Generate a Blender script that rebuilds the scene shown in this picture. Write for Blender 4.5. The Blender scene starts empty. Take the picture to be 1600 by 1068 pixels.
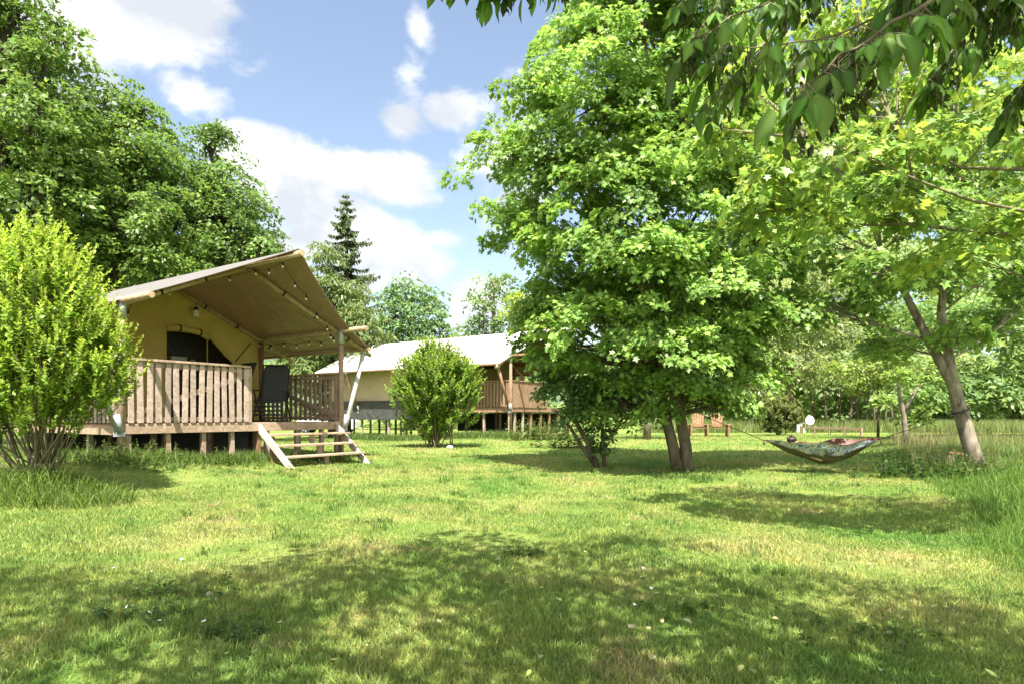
import bpy, math, random
import numpy as np
from mathutils import Vector, Matrix

# ------------------------------------------------------------------ camera, sky, sun
SC = bpy.context.scene
COL = SC.collection
EYE = 1.3            # eye height above the near lawn
F = 1000.0           # focal length in photo pixels (photo is 1600 x 1068)
HOR = 647.0          # row of the horizon

cam_d = bpy.data.cameras.new("camera")
cam = bpy.data.objects.new("camera", cam_d)
COL.objects.link(cam)
cam.location = (0, 0, EYE)
cam.rotation_euler = (math.radians(90), 0, 0)
cam_d.sensor_width = 36.0
cam_d.lens = 36.0 * F / 1600.0
cam_d.shift_y = (HOR - 534.0) / 1600.0
cam_d.clip_start = 0.05
cam_d.clip_end = 3000
SC.camera = cam

SUN_AZ = Vector((0.02, -1.0, 0)).normalized()
SUN_EL = math.radians(62)
sun_vec = Vector((SUN_AZ.x * math.cos(SUN_EL), SUN_AZ.y * math.cos(SUN_EL), math.sin(SUN_EL)))

SC.view_settings.view_transform = 'Standard'
SC.view_settings.look = 'None'
SC.view_settings.exposure = 2.08
SC.view_settings.gamma = 1.0
SC.view_settings.use_curve_mapping = False
SC.render.engine = 'CYCLES'
SC.cycles.max_bounces = 9
SC.cycles.diffuse_bounces = 6
SC.cycles.glossy_bounces = 2
SC.cycles.transmission_bounces = 6
SC.cycles.transparent_max_bounces = 4
SC.cycles.caustics_reflective = False
SC.cycles.caustics_refractive = False
SC.cycles.use_denoising = True

sun_d = bpy.data.lights.new("sun", 'SUN')
sun_d.energy = 3.9
sun_d.angle = math.radians(0.5)
sun_d.color = (1.0, 0.94, 0.84)
sun = bpy.data.objects.new("sun", sun_d)
COL.objects.link(sun)
sun.rotation_euler = (-sun_vec).to_track_quat('-Z', 'Y').to_euler()
sun.location = (0, -12, 20)


def ray(px, py):
    return Vector(((px - 800) / F, 1.0, (HOR - py) / F)).normalized()


def build_world():
    w = bpy.data.worlds.new("World")
    SC.world = w
    w.use_nodes = True
    nt = w.node_tree
    N, L = nt.nodes, nt.links
    N.clear()
    out = N.new('ShaderNodeOutputWorld')
    bg = N.new('ShaderNodeBackground')
    bg.inputs['Strength'].default_value = 0.085
    L.new(bg.outputs[0], out.inputs[0])
    sky = N.new('ShaderNodeTexSky')
    sky.sky_type = 'NISHITA'
    sky.sun_disc = False
    sky.sun_elevation = SUN_EL
    sky.sun_rotation = math.atan2(SUN_AZ.x, SUN_AZ.y)
    sky.air_density = 1.25
    sky.dust_density = 1.0
    sky.ozone_density = 1.6
    tc = N.new('ShaderNodeTexCoord')

    def math_n(op, a, b=None, clamp=False):
        m = N.new('ShaderNodeMath')
        m.operation = op
        m.use_clamp = clamp
        for i, v in enumerate((a, b)):
            if v is None:
                continue
            if isinstance(v, (int, float)):
                m.inputs[i].default_value = v
            else:
                L.new(v, m.inputs[i])
        return m.outputs[0]

    # cloud masses stand in fixed compass directions of the sky
    blobs = [(90, 20, 150, 75, 1.0), (220, 45, 130, 62, 1.0), (310, 5, 60, 42, .95),
             (285, 135, 66, 36, .93), (400, 232, 58, 32, 1.0),
             (470, 285, 110, 52, 1.0), (612, 290, 72, 46, 1.0), (530, 345, 125, 52, 1.0), (450, 380, 80, 60, .95),
             (640, 125, 55, 120, .60), (715, 168, 72, 36, .80), (655, 40, 42, 80, .62),
             (640, 425, 75, 42, .95), (560, 430, 130, 50, .80), (735, 455, 100, 50, .66), (718, 478, 34, 34, 1.0),
             (690, 370, 80, 36, .62), (620, 195, 60, 50, .72),
             (820, 300, 130, 160, .75), (1000, 200, 220, 160, .6), (1300, 150, 260, 120, .7), (-150, 150, 200, 120, .9)]
    cur = None
    far = [((-.5, -.6, .45), .55, 1.0), ((.5, -.7, .4), .5, 1.0), ((.1, -.3, .9), .38, .9), ((-.9, .1, .5), .45, 1.0), ((.9, .15, .45), .5, 1.0), ((.0, -.95, .25), .5, 1.0), ((-.35, -.1, .95), .4, .95)]  # made-up clouds outside the view, added to lift the shadow fill
    for (px, py, rx, ry, wgt) in blobs:
        d = ray(px, py)
        sc = 1.0 / math.sqrt(1 + ((px - 800) / F) ** 2 + ((py - HOR) / F) ** 2)
        s = N.new('ShaderNodeVectorMath'); s.operation = 'SUBTRACT'
        L.new(tc.outputs['Generated'], s.inputs[0]); s.inputs[1].default_value = d
        m = N.new('ShaderNodeVectorMath'); m.operation = 'MULTIPLY'
        L.new(s.outputs[0], m.inputs[0])
        m.inputs[1].default_value = (F / (rx * sc), F / (rx * sc) * .7, F / (ry * sc))
        ln = N.new('ShaderNodeVectorMath'); ln.operation = 'LENGTH'
        L.new(m.outputs[0], ln.inputs[0])
        v = math_n('MULTIPLY', ln.outputs['Value'], -0.55)
        v = math_n('ADD', v, wgt)
        cur = v if cur is None else math_n('SMOOTH_MAX' if False else 'MAXIMUM', cur, v)
    fill_cur = None
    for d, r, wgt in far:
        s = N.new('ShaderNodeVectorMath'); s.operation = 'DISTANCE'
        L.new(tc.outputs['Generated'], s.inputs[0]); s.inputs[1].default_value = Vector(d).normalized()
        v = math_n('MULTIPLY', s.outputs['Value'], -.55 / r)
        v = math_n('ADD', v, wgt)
        fill_cur = v if fill_cur is None else math_n('MAXIMUM', fill_cur, v)
    nz = N.new('ShaderNodeTexNoise')
    nz.inputs['Scale'].default_value = 7.5
    nz.inputs['Detail'].default_value = 9
    nz.inputs['Roughness'].default_value = .56
    nz.inputs['Distortion'].default_value = .25
    mp = N.new('ShaderNodeMapping')
    mp.inputs['Scale'].default_value = (1, 1, 1.7)
    L.new(tc.outputs['Generated'], mp.inputs[0])
    L.new(mp.outputs[0], nz.inputs['Vector'])
    nn = math_n('SUBTRACT', nz.outputs[0], .5)
    nn = math_n('MULTIPLY', nn, 1.7)
    dens = math_n('ADD', cur, nn)
    mr = N.new('ShaderNodeMapRange')
    mr.interpolation_type = 'SMOOTHSTEP'
    mr.inputs['From Min'].default_value = .32
    mr.inputs['From Max'].default_value = .66
    L.new(dens, mr.inputs['Value'])
    # shading inside the cloud
    nz2 = N.new('ShaderNodeTexNoise')
    nz2.inputs['Scale'].default_value = 9.0
    nz2.inputs['Detail'].default_value = 7
    L.new(mp.outputs[0], nz2.inputs['Vector'])
    cr = N.new('ShaderNodeValToRGB')
    cr.color_ramp.elements[0].position = .36
    cr.color_ramp.elements[0].color = (2.3, 2.42, 2.6, 1)
    cr.color_ramp.elements[1].position = .60
    cr.color_ramp.elements[1].color = (3.7, 3.7, 3.7, 1)
    L.new(nz2.outputs[0], cr.inputs[0])
    mix = N.new('ShaderNodeMix')
    mix.data_type = 'RGBA'
    L.new(math_n('MULTIPLY', mr.outputs[0], .96), mix.inputs[0])
    hsv = N.new('ShaderNodeHueSaturation')
    hsv.inputs['Saturation'].default_value = .86
    hsv.inputs['Value'].default_value = .68
    L.new(sky.outputs[0], hsv.inputs['Color'])
    L.new(hsv.outputs[0], mix.inputs[6])
    L.new(cr.outputs[0], mix.inputs[7])
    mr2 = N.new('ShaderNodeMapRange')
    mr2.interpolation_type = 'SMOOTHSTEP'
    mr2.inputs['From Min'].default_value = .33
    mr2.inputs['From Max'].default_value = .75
    L.new(math_n('ADD', fill_cur, nn), mr2.inputs['Value'])
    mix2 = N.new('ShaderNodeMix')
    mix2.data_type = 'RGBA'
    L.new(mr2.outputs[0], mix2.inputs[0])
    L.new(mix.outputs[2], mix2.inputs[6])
    mix2.inputs[7].default_value = (7.2, 7.05, 6.8, 1)  # added fill clouds, set brighter than the visible ones
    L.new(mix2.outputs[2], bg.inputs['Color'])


build_world()
rng = np.random.default_rng(11)
random.seed(5)


# ------------------------------------------------------------------ terrain height
CTRL = np.array([
    (0, 1, 0), (-4, 3, .02), (4, 3, 0), (0, 6, .06), (4, 6, .05), (-3, 6, .10), (-8, 3, .1), (8, 4, .05), (-14, 4, .2),
    (-6.1, 10, .60), (-4.9, 11.8, .48), (-4.05, 11.2, .32), (-2.85, 12.7, .29), (-3.6, 13.7, .36), (-8.5, 9, .62), (-5.9, 7.9, .50),
    (-5.0, 6.6, .22), (-4.35, 8.3, .27), (-2.5, 9, .2), (-12, 10, .7), (-8, 13, .5), (-9, 17, .4), (-7, 7, .42), (-3.5, 7.3, .17),
    (0, 12, .2), (3.3, 12.4, .2), (8.7, 12, .14), (6, 9, .1), (0, 9, .13), (12, 12, .15), (0, 17, .26), (5, 17, .26), (11, 18, .25),
    (0, 24, .42), (-5.2, 27, .20), (-2.5, 20, .32), (3, 24, .42), (6, 26, .34), (-9, 33, .1), (10, 30, .30), (0, 45, .05), (-12, 48, 0), (20, 40, .3), (12, 36, .28),
    (30, 30, .3), (-30, 30, .4), (-40, 60, .3), (40, 60, .3), (0, 80, .2), (-25, 14, .9), (25, 12, .2), (0, -10, 0), (-20, -8, .2), (20, -8, .1)], dtype=float)


def gh(x, y):
    x = np.asarray(x, float); y = np.asarray(y, float)
    sh = x.shape
    x = x.ravel(); y = y.ravel()
    num = np.zeros_like(x); den = np.zeros_like(x)
    for cx, cy, cz in CTRL:
        w = 1.0 / ((x - cx) ** 2 + (y - cy) ** 2 + .6) ** 1.6
        num += w * cz; den += w
    h = num / den
    h += .012 * np.sin(x * 2.1 + np.sin(y * 1.3)) * np.cos(y * 1.7 + .5 * np.sin(x * 1.1))
    return h.reshape(sh)


def g1(x, y):
    return float(gh(np.array([x]), np.array([y]))[0])


def P(px, py, Y):
    return Vector(((px - 800) / F * Y, Y, EYE + (HOR - py) / F * Y))


# ------------------------------------------------------------------ materials
def new_mat(name):
    m = bpy.data.materials.new(name)
    m.use_nodes = True
    nt = m.node_tree
    nt.nodes.clear()
    out = nt.nodes.new('ShaderNodeOutputMaterial')
    return m, nt, nt.nodes, nt.links, out


def ramp_mat(name, c0, c1, scale=(8, 8, 8), rough=.8, detail=5, c2=None, bump=.15, spec=.3, dist=.6, metallic=0, pos=(.35, .65)):
    m, nt, N, L, out = new_mat(name)
    tc = N.new('ShaderNodeTexCoord')
    mp = N.new('ShaderNodeMapping'); mp.inputs['Scale'].default_value = scale
    L.new(tc.outputs['Object'], mp.inputs[0])
    nz = N.new('ShaderNodeTexNoise')
    nz.inputs['Scale'].default_value = 1; nz.inputs['Detail'].default_value = detail
    nz.inputs['Distortion'].default_value = dist; nz.inputs['Roughness'].default_value = .6
    L.new(mp.outputs[0], nz.inputs['Vector'])
    cr = N.new('ShaderNodeValToRGB')
    cr.color_ramp.elements[0].position = pos[0]; cr.color_ramp.elements[0].color = (*c0, 1)
    cr.color_ramp.elements[1].position = pos[1]; cr.color_ramp.elements[1].color = (*c1, 1)
    if c2:
        e = cr.color_ramp.elements.new(.82); e.color = (*c2, 1)
    L.new(nz.outputs[0], cr.inputs[0])
    b = N.new('ShaderNodeBsdfPrincipled')
    b.inputs['Roughness'].default_value = rough
    b.inputs['Specular IOR Level'].default_value = spec
    b.inputs['Metallic'].default_value = metallic
    L.new(cr.outputs[0], b.inputs['Base Color'])
    if bump:
        bp = N.new('ShaderNodeBump'); bp.inputs['Strength'].default_value = bump; bp.inputs['Distance'].default_value = .02
        L.new(nz.outputs[0], bp.inputs['Height']); L.new(bp.outputs[0], b.inputs['Normal'])
    L.new(b.outputs[0], out.inputs[0])
    return m


def wood_mat(name, c0, c1, knots=True, rnd=.28):
    """weathered timber: grain noise, per-board tone from an attribute-free random island value"""
    m, nt, N, L, out = new_mat(name)
    tc = N.new('ShaderNodeTexCoord')
    geo = N.new('ShaderNodeNewGeometry')
    nz = N.new('ShaderNodeTexNoise'); nz.inputs['Scale'].default_value = 14; nz.inputs['Detail'].default_value = 7
    nz.inputs['Distortion'].default_value = 1.2
    L.new(tc.outputs['Object'], nz.inputs['Vector'])
    n2 = N.new('ShaderNodeTexNoise'); n2.inputs['Scale'].default_value = 2.2; n2.inputs['Detail'].default_value = 3
    L.new(tc.outputs['Object'], n2.inputs['Vector'])
    cr = N.new('ShaderNodeValToRGB')
    cr.color_ramp.elements[0].position = .3; cr.color_ramp.elements[0].color = (*c0, 1)
    cr.color_ramp.elements[1].position = .68; cr.color_ramp.elements[1].color = (*c1, 1)
    L.new(nz.outputs[0], cr.inputs[0])
    hs = N.new('ShaderNodeHueSaturation')
    ma = N.new('ShaderNodeMath'); ma.operation = 'MULTIPLY_ADD'
    ma.inputs[1].default_value = rnd; ma.inputs[2].default_value = 1 - rnd * .5
    L.new(geo.outputs['Random Per Island'], ma.inputs[0])
    mb = N.new('ShaderNodeMath'); mb.operation = 'MULTIPLY_ADD'
    mb.inputs[1].default_value = .5; mb.inputs[2].default_value = .72
    L.new(n2.outputs[0], mb.inputs[0])
    mc = N.new('ShaderNodeMath'); mc.operation = 'MULTIPLY'
    L.new(ma.outputs[0], mc.inputs[0]); L.new(mb.outputs[0], mc.inputs[1])
    L.new(mc.outputs[0], hs.inputs['Value'])
    L.new(cr.outputs[0], hs.inputs['Color'])
    b = N.new('ShaderNodeBsdfPrincipled'); b.inputs['Roughness'].default_value = .82
    b.inputs['Specular IOR Level'].default_value = .2
    L.new(hs.outputs[0], b.inputs['Base Color'])
    bp = N.new('ShaderNodeBump'); bp.inputs['Strength'].default_value = .25; bp.inputs['Distance'].default_value = .01
    L.new(nz.outputs[0], bp.inputs['Height']); L.new(bp.outputs[0], b.inputs['Normal'])
    L.new(b.outputs[0], out.inputs[0])
    return m


def canvas_mat(name, c0, c1, trans=.25, tcol=None, scale=3.0, rough=.75):
    m, nt, N, L, out = new_mat(name)
    tc = N.new('ShaderNodeTexCoord')
    nz = N.new('ShaderNodeTexNoise'); nz.inputs['Scale'].default_value = scale; nz.inputs['Detail'].default_value = 6
    L.new(tc.outputs['Object'], nz.inputs['Vector'])
    n2 = N.new('ShaderNodeTexNoise'); n2.inputs['Scale'].default_value = 1.3; n2.inputs['Detail'].default_value = 2; n2.inputs['Distortion'].default_value = 1.5
    L.new(tc.outputs['Object'], n2.inputs['Vector'])
    cr = N.new('ShaderNodeValToRGB')
    cr.color_ramp.elements[0].position = .3; cr.color_ramp.elements[0].color = (*c0, 1)
    cr.color_ramp.elements[1].position = .7; cr.color_ramp.elements[1].color = (*c1, 1)
    L.new(nz.outputs[0], cr.inputs[0])
    b = N.new('ShaderNodeBsdfPrincipled'); b.inputs['Roughness'].default_value = rough
    b.inputs['Specular IOR Level'].default_value = .25
    L.new(cr.outputs[0], b.inputs['Base Color'])
    bp = N.new('ShaderNodeBump'); bp.inputs['Strength'].default_value = .8; bp.inputs['Distance'].default_value = .10
    L.new(n2.outputs[0], bp.inputs['Height']); L.new(bp.outputs[0], b.inputs['Normal'])
    if trans > 0:
        t = N.new('ShaderNodeBsdfTranslucent')
        if tcol:
            t.inputs['Color'].default_value = (*tcol, 1)
        else:
            L.new(cr.outputs[0], t.inputs['Color'])
        mx = N.new('ShaderNodeMixShader'); mx.inputs[0].default_value = trans
        L.new(b.outputs[0], mx.inputs[1]); L.new(t.outputs[0], mx.inputs[2])
        L.new(mx.outputs[0], out.inputs[0])
    else:
        L.new(b.outputs[0], out.inputs[0])
    return m


def leaf_mat(name, trans=.46, tint=(1.38, 1.36, .9), rough=.42, spec=.35, noise=.0):
    """leaf colour comes from the mesh colour attribute (each leaf its own green)"""
    m, nt, N, L, out = new_mat(name)
    at = N.new('ShaderNodeAttribute'); at.attribute_name = 'leafcol'
    b = N.new('ShaderNodeBsdfPrincipled')
    b.inputs['Roughness'].default_value = rough
    b.inputs['Specular IOR Level'].default_value = spec
    L.new(at.outputs['Color'], b.inputs['Base Color'])
    t = N.new('ShaderNodeBsdfTranslucent')
    mu = N.new('ShaderNodeMix'); mu.data_type = 'RGBA'; mu.blend_type = 'MULTIPLY'
    mu.inputs[0].default_value = 1
    L.new(at.outputs['Color'], mu.inputs[6]); mu.inputs[7].default_value = (*tint, 1)
    L.new(mu.outputs[2], t.inputs['Color'])
    mx = N.new('ShaderNodeMixShader'); mx.inputs[0].default_value = trans
    L.new(b.outputs[0], mx.inputs[1]); L.new(t.outputs[0], mx.inputs[2])
    L.new(mx.outputs[0], out.inputs[0])
    return m


def lawn_color(N, L, dark=1.0):
    """one lawn colour field, shared by the soil sheet and the blades: green turf, dry straw patches, worn earth"""
    geo = N.new('ShaderNodeNewGeometry')
    n1 = N.new('ShaderNodeTexNoise'); n1.inputs['Scale'].default_value = .55; n1.inputs['Detail'].default_value = 6
    n1.inputs['Roughness'].default_value = .62; n1.inputs['Distortion'].default_value = .6
    n2 = N.new('ShaderNodeTexNoise'); n2.inputs['Scale'].default_value = 3.1; n2.inputs['Detail'].default_value = 5
    n3 = N.new('ShaderNodeTexNoise'); n3.inputs['Scale'].default_value = .9; n3.inputs['Detail'].default_value = 5
    n3.inputs['Roughness'].default_value = .7
    for n in (n1, n2):
        L.new(geo.outputs['Position'], n.inputs['Vector'])
    mp = N.new('ShaderNodeMapping'); mp.inputs['Location'].default_value = (31, 7, 3)
    L.new(geo.outputs['Position'], mp.inputs[0]); L.new(mp.outputs[0], n3.inputs['Vector'])
    g = N.new('ShaderNodeValToRGB')
    e = g.color_ramp.elements
    e[0].position = .30; e[0].color = (.080 * dark, .168 * dark, .034 * dark, 1)
    e[1].position = .52; e[1].color = (.166 * dark, .222 * dark, .060 * dark, 1)
    x = e.new(.78); x.color = (.285 * dark, .270 * dark, .120 * dark, 1)
    L.new(n1.outputs[0], g.inputs[0])
    g2 = N.new('ShaderNodeValToRGB')
    g2.color_ramp.elements[0].position = .3; g2.color_ramp.elements[0].color = (.70, .80, .68, 1)
    g2.color_ramp.elements[1].position = .75; g2.color_ramp.elements[1].color = (1.22, 1.15, 1.05, 1)
    L.new(n2.outputs[0], g2.inputs[0])
    mu = N.new('ShaderNodeMix'); mu.data_type = 'RGBA'; mu.blend_type = 'MULTIPLY'; mu.inputs[0].default_value = 1
    L.new(g.outputs[0], mu.inputs[6]); L.new(g2.outputs[0], mu.inputs[7])
    r = N.new('ShaderNodeMapRange'); r.interpolation_type = 'SMOOTHSTEP'
    r.inputs['From Min'].default_value = .57; r.inputs['From Max'].default_value = .70
    r.inputs['To Max'].default_value = .5
    L.new(n3.outputs[0], r.inputs['Value'])
    mx = N.new('ShaderNodeMix'); mx.data_type = 'RGBA'
    L.new(r.outputs[0], mx.inputs[0]); L.new(mu.outputs[2], mx.inputs[6])
    mx.inputs[7].default_value = (.33 * dark, .255 * dark, .140 * dark, 1)
    return mx.outputs[2], r.outputs[0]


def ground_mat():
    m, nt, N, L, out = new_mat("lawn_soil")
    c, worn = lawn_color(N, L, 1.05)
    geo = N.new('ShaderNodeNewGeometry')
    nz = N.new('ShaderNodeTexNoise'); nz.inputs['Scale'].default_value = 38; nz.inputs['Detail'].default_value = 6
    nz.inputs['Roughness'].default_value = .7
    L.new(geo.outputs['Position'], nz.inputs['Vector'])
    cr = N.new('ShaderNodeValToRGB')
    cr.color_ramp.elements[0].position = .32; cr.color_ramp.elements[0].color = (.45, .45, .45, 1)
    cr.color_ramp.elements[1].position = .68; cr.color_ramp.elements[1].color = (1.45, 1.42, 1.3, 1)
    L.new(nz.outputs[0], cr.inputs[0])
    mu = N.new('ShaderNodeMix'); mu.data_type = 'RGBA'; mu.blend_type = 'MULTIPLY'; mu.inputs[0].default_value = 1
    L.new(c, mu.inputs[6]); L.new(cr.outputs[0], mu.inputs[7])
    b = N.new('ShaderNodeBsdfPrincipled'); b.inputs['Roughness'].default_value = .95
    b.inputs['Specular IOR Level'].default_value = .1
    L.new(mu.outputs[2], b.inputs['Base Color'])
    bp = N.new('ShaderNodeBump'); bp.inputs['Strength'].default_value = .8; bp.inputs['Distance'].default_value = .05
    L.new(nz.outputs[0], bp.inputs['Height']); L.new(bp.outputs[0], b.inputs['Normal'])
    L.new(b.outputs[0], out.inputs[0])
    return m


def blade_mat():
    m, nt, N, L, out = new_mat("lawn_blades")
    c, worn = lawn_color(N, L, 1.4)
    at = N.new('ShaderNodeAttribute'); at.attribute_name = 'leafcol'
    mu = N.new('ShaderNodeMix'); mu.data_type = 'RGBA'; mu.blend_type = 'MULTIPLY'; mu.inputs[0].default_value = 1
    L.new(c, mu.inputs[6]); L.new(at.outputs['Color'], mu.inputs[7])
    b = N.new('ShaderNodeBsdfPrincipled'); b.inputs['Roughness'].default_value = .55
    b.inputs['Specular IOR Level'].default_value = .25
    L.new(mu.outputs[2], b.inputs['Base Color'])
    t = N.new('ShaderNodeBsdfTranslucent'); L.new(mu.outputs[2], t.inputs['Color'])
    mx = N.new('ShaderNodeMixShader'); mx.inputs[0].default_value = .35
    L.new(b.outputs[0], mx.inputs[1]); L.new(t.outputs[0], mx.inputs[2])
    L.new(mx.outputs[0], out.inputs[0])
    return m


M = {}
M['soil'] = ground_mat()
M['blade'] = blade_mat()
M['leaf'] = leaf_mat('leaf_green')
M['leaf_gloss'] = leaf_mat('leaf_glossy', trans=.42, rough=.45, spec=.25, tint=(1.35, 1.35, .5))
M['needle'] = leaf_mat('needle_green', trans=.12, rough=.6, spec=.2)
M['grassleaf'] = leaf_mat('tall_grass_leaf', trans=.35, tint=(1.1, 1.1, .6), rough=.5)
M['bark'] = ramp_mat('bark_brown', (.055, .042, .028), (.16, .13, .085), (9, 9, 2.5), .9, 7, c2=(.21, .20, .13), bump=.9)
M['bark_grey'] = ramp_mat('bark_pale_grey', (.085, .070, .052), (.28, .24, .185), (6, 6, 3.5), .9, 7, c2=(.44, .40, .34), bump=.7)
M['bark_dark'] = ramp_mat('bark_dark', (.03, .025, .018), (.09, .075, .055), (10, 10, 3), .9, 6, bump=.6)
M['twig'] = ramp_mat('twig_bark', (.09, .08, .045), (.20, .17, .10), (20, 20, 6), .85, 4)
M['wood'] = wood_mat('weathered_timber', (.22, .155, .105), (.40, .30, .215))
M['wood_pink'] = wood_mat('weathered_slat_timber', (.27, .20, .16), (.46, .365, .305))
M['wood_brown'] = wood_mat('stained_timber', (.15, .085, .045), (.29, .18, .10))
M['wood_red'] = wood_mat('red_brown_timber', (.19, .115, .072), (.31, .20, .132))
M['wood_grey'] = wood_mat('silvered_board', (.33, .285, .26), (.54, .485, .45))
M['pole'] = wood_mat('peeled_pole', (.26, .19, .11), (.46, .35, .22))
M['pole_white'] = wood_mat('bleached_pole', (.34, .33, .31), (.56, .55, .53))
M['zinc'] = ramp_mat('galvanised_steel', (.30, .32, .34), (.46, .48, .50), (14, 14, 14), .45, 4, metallic=.35, bump=.05)
M['black'] = ramp_mat('black_webbing', (.012, .012, .012), (.03, .03, .03), (30, 30, 30), .6, 3, bump=.05)
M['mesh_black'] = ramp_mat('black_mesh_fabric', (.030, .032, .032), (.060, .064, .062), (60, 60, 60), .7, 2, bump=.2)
M['roof_taupe'] = canvas_mat('taupe_canvas', (.135, .128, .124), (.165, .157, .152), .12, (.55, .40, .25))
M['roof_lining'] = canvas_mat('brown_canvas_lining', (.225, .180, .120), (.28, .225, .155), .2, (.5, .36, .2), rough=.36)
M['roof_cream'] = canvas_mat('cream_canvas', (.62, .60, .56), (.70, .68, .64), .10, (.6, .45, .3), scale=2)
M['wall_yellow'] = canvas_mat('mustard_canvas', (.56, .425, .135), (.66, .51, .17), .14, scale=2.5)
M['wall_beige'] = canvas_mat('beige_canvas', (.60, .46, .31), (.68, .54, .38), .15, scale=2.5)
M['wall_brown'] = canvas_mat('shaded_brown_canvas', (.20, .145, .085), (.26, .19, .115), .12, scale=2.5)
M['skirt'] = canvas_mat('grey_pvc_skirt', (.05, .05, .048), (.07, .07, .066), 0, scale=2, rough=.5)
M['glass'] = ramp_mat('frosted_bulb', (.72, .70, .64), (.85, .83, .78), (20, 20, 20), .2, 2, spec=.5, bump=0)
M['white'] = ramp_mat('white_paint', (.72, .73, .73), (.82, .82, .82), (5, 5, 5), .35, 3, spec=.5, bump=0)
M['carwhite'] = ramp_mat('white_car_paint', (.74, .75, .76), (.80, .80, .80), (2, 2, 2), .2, 2, spec=.6, bump=0)
M['carglass'] = ramp_mat('dark_car_glass', (.02, .024, .028), (.04, .045, .05), (2, 2, 2), .08, 2, spec=.7, bump=0)
M['tyre'] = ramp_mat('tyre_rubber', (.015, .015, .015), (.03, .03, .03), (20, 20, 20), .8, 2, bump=.1)
M['rust'] = ramp_mat('rust_red_nylon', (.07, .017, .007), (.10, .026, .011), (6, 6, 6), .5, 3, bump=.1)
M['skin'] = ramp_mat('skin', (.44, .27, .19), (.52, .33, .24), (12, 12, 12), .5, 3, bump=0)
M['hair'] = ramp_mat('dark_hair', (.018, .012, .008), (.05, .035, .024), (60, 60, 8), .5, 4, bump=.3)
M['shirt'] = ramp_mat('grey_cotton', (.20, .22, .25), (.30, .32, .35), (10, 10, 10), .85, 3, bump=.1)
M['deadleaf'] = leaf_mat('fallen_leaf_skin', trans=.2, tint=(1, 1, .8), rough=.6, spec=.2)
M['hill'] = ramp_mat('wooded_hill', (.035, .060, .030), (.075, .11, .055), (.12, .12, .12), .95, 8, bump=.8)
M['crock'] = ramp_mat('pale_crockery', (.45, .44, .42), (.6, .58, .55), (8, 8, 8), .4, 2, bump=0)


def hammock_mat():
    m, nt, N, L, out = new_mat('hammock_nylon')
    tc = N.new('ShaderNodeTexCoord')
    uv = N.new('ShaderNodeAttribute'); uv.attribute_name = 'across'
    nz = N.new('ShaderNodeTexNoise'); nz.inputs['Scale'].default_value = 9; nz.inputs['Detail'].default_value = 5; nz.inputs['Distortion'].default_value = 1
    mp = N.new('ShaderNodeMapping'); mp.inputs['Scale'].default_value = (1.5, 1, .8)
    L.new(tc.outputs['Object'], mp.inputs[0]); L.new(mp.outputs[0], nz.inputs['Vector'])
    cr = N.new('ShaderNodeValToRGB'); cr.color_ramp.interpolation = 'CONSTANT'
    el = cr.color_ramp.elements
    el[0].position = 0; el[0].color = (.05, .06, .07, 1)
    el[1].position = .40; el[1].color = (.16, .22, .30, 1)
    for p, c in ((.47, (.42, .46, .50)), (.53, (.10, .11, .12)), (.58, (.48, .40, .30)), (.63, (.25, .30, .36))):
        x = el.new(p); x.color = (*c, 1)
    L.new(nz.outputs[0], cr.inputs[0])
    n2 = N.new('ShaderNodeTexNoise'); n2.inputs['Scale'].default_value = 5
    L.new(tc.outputs['Object'], n2.inputs['Vector'])
    a = N.new('ShaderNodeMath'); a.operation = 'MULTIPLY_ADD'; a.inputs[1].default_value = .35
    L.new(n2.outputs[0], a.inputs[0]); L.new(uv.outputs['Fac'], a.inputs[2])
    r = N.new('ShaderNodeMapRange'); r.inputs['From Min'].default_value = .62; r.inputs['From Max'].default_value = .72
    L.new(a.outputs[0], r.inputs['Value'])
    mx = N.new('ShaderNodeMix'); mx.data_type = 'RGBA'
    L.new(r.outputs[0], mx.inputs[0]); mx.inputs[6].default_value = (.045, .035, .017, 1); L.new(cr.outputs[0], mx.inputs[7])
    b = N.new('ShaderNodeBsdfPrincipled'); b.inputs['Roughness'].default_value = .45
    L.new(mx.outputs[2], b.inputs['Base Color'])
    L.new(b.outputs[0], out.inputs[0])
    return m


M['hammock'] = hammock_mat()


# ------------------------------------------------------------------ mesh helpers
def link(o, parent=None):
    COL.objects.link(o)
    if parent is not None:
        o.parent = parent
    return o


def tag(o, label=None, cat=None, group=None, kind=None):
    if label: o['label'] = label
    if cat: o['category'] = cat
    if group: o['group'] = group
    if kind: o['kind'] = kind
    return o


def thing(name, label, cat, loc=(0, 0, 0), rz=0, group=None):
    o = bpy.data.objects.new(name, None)
    o.empty_display_size = .2
    COL.objects.link(o)
    o.location = loc
    o.rotation_euler = (0, 0, rz)
    return tag(o, label, cat, group)


def copy_thing(root, loc, rz=0, label=None, scale=None, group=None):
    r = root.copy(); COL.objects.link(r)
    r.location = loc; r.rotation_euler = (0, 0, rz)
    if scale is not None: r.scale = (scale,) * 3 if isinstance(scale, (int, float)) else scale
    if label: r['label'] = label
    if group: r['group'] = group
    for ch in list(root.children):
        c = ch.copy(); COL.objects.link(c); c.parent = r
        for gch in list(ch.children):
            d = gch.copy(); COL.objects.link(d); d.parent = c
    return r


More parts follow.
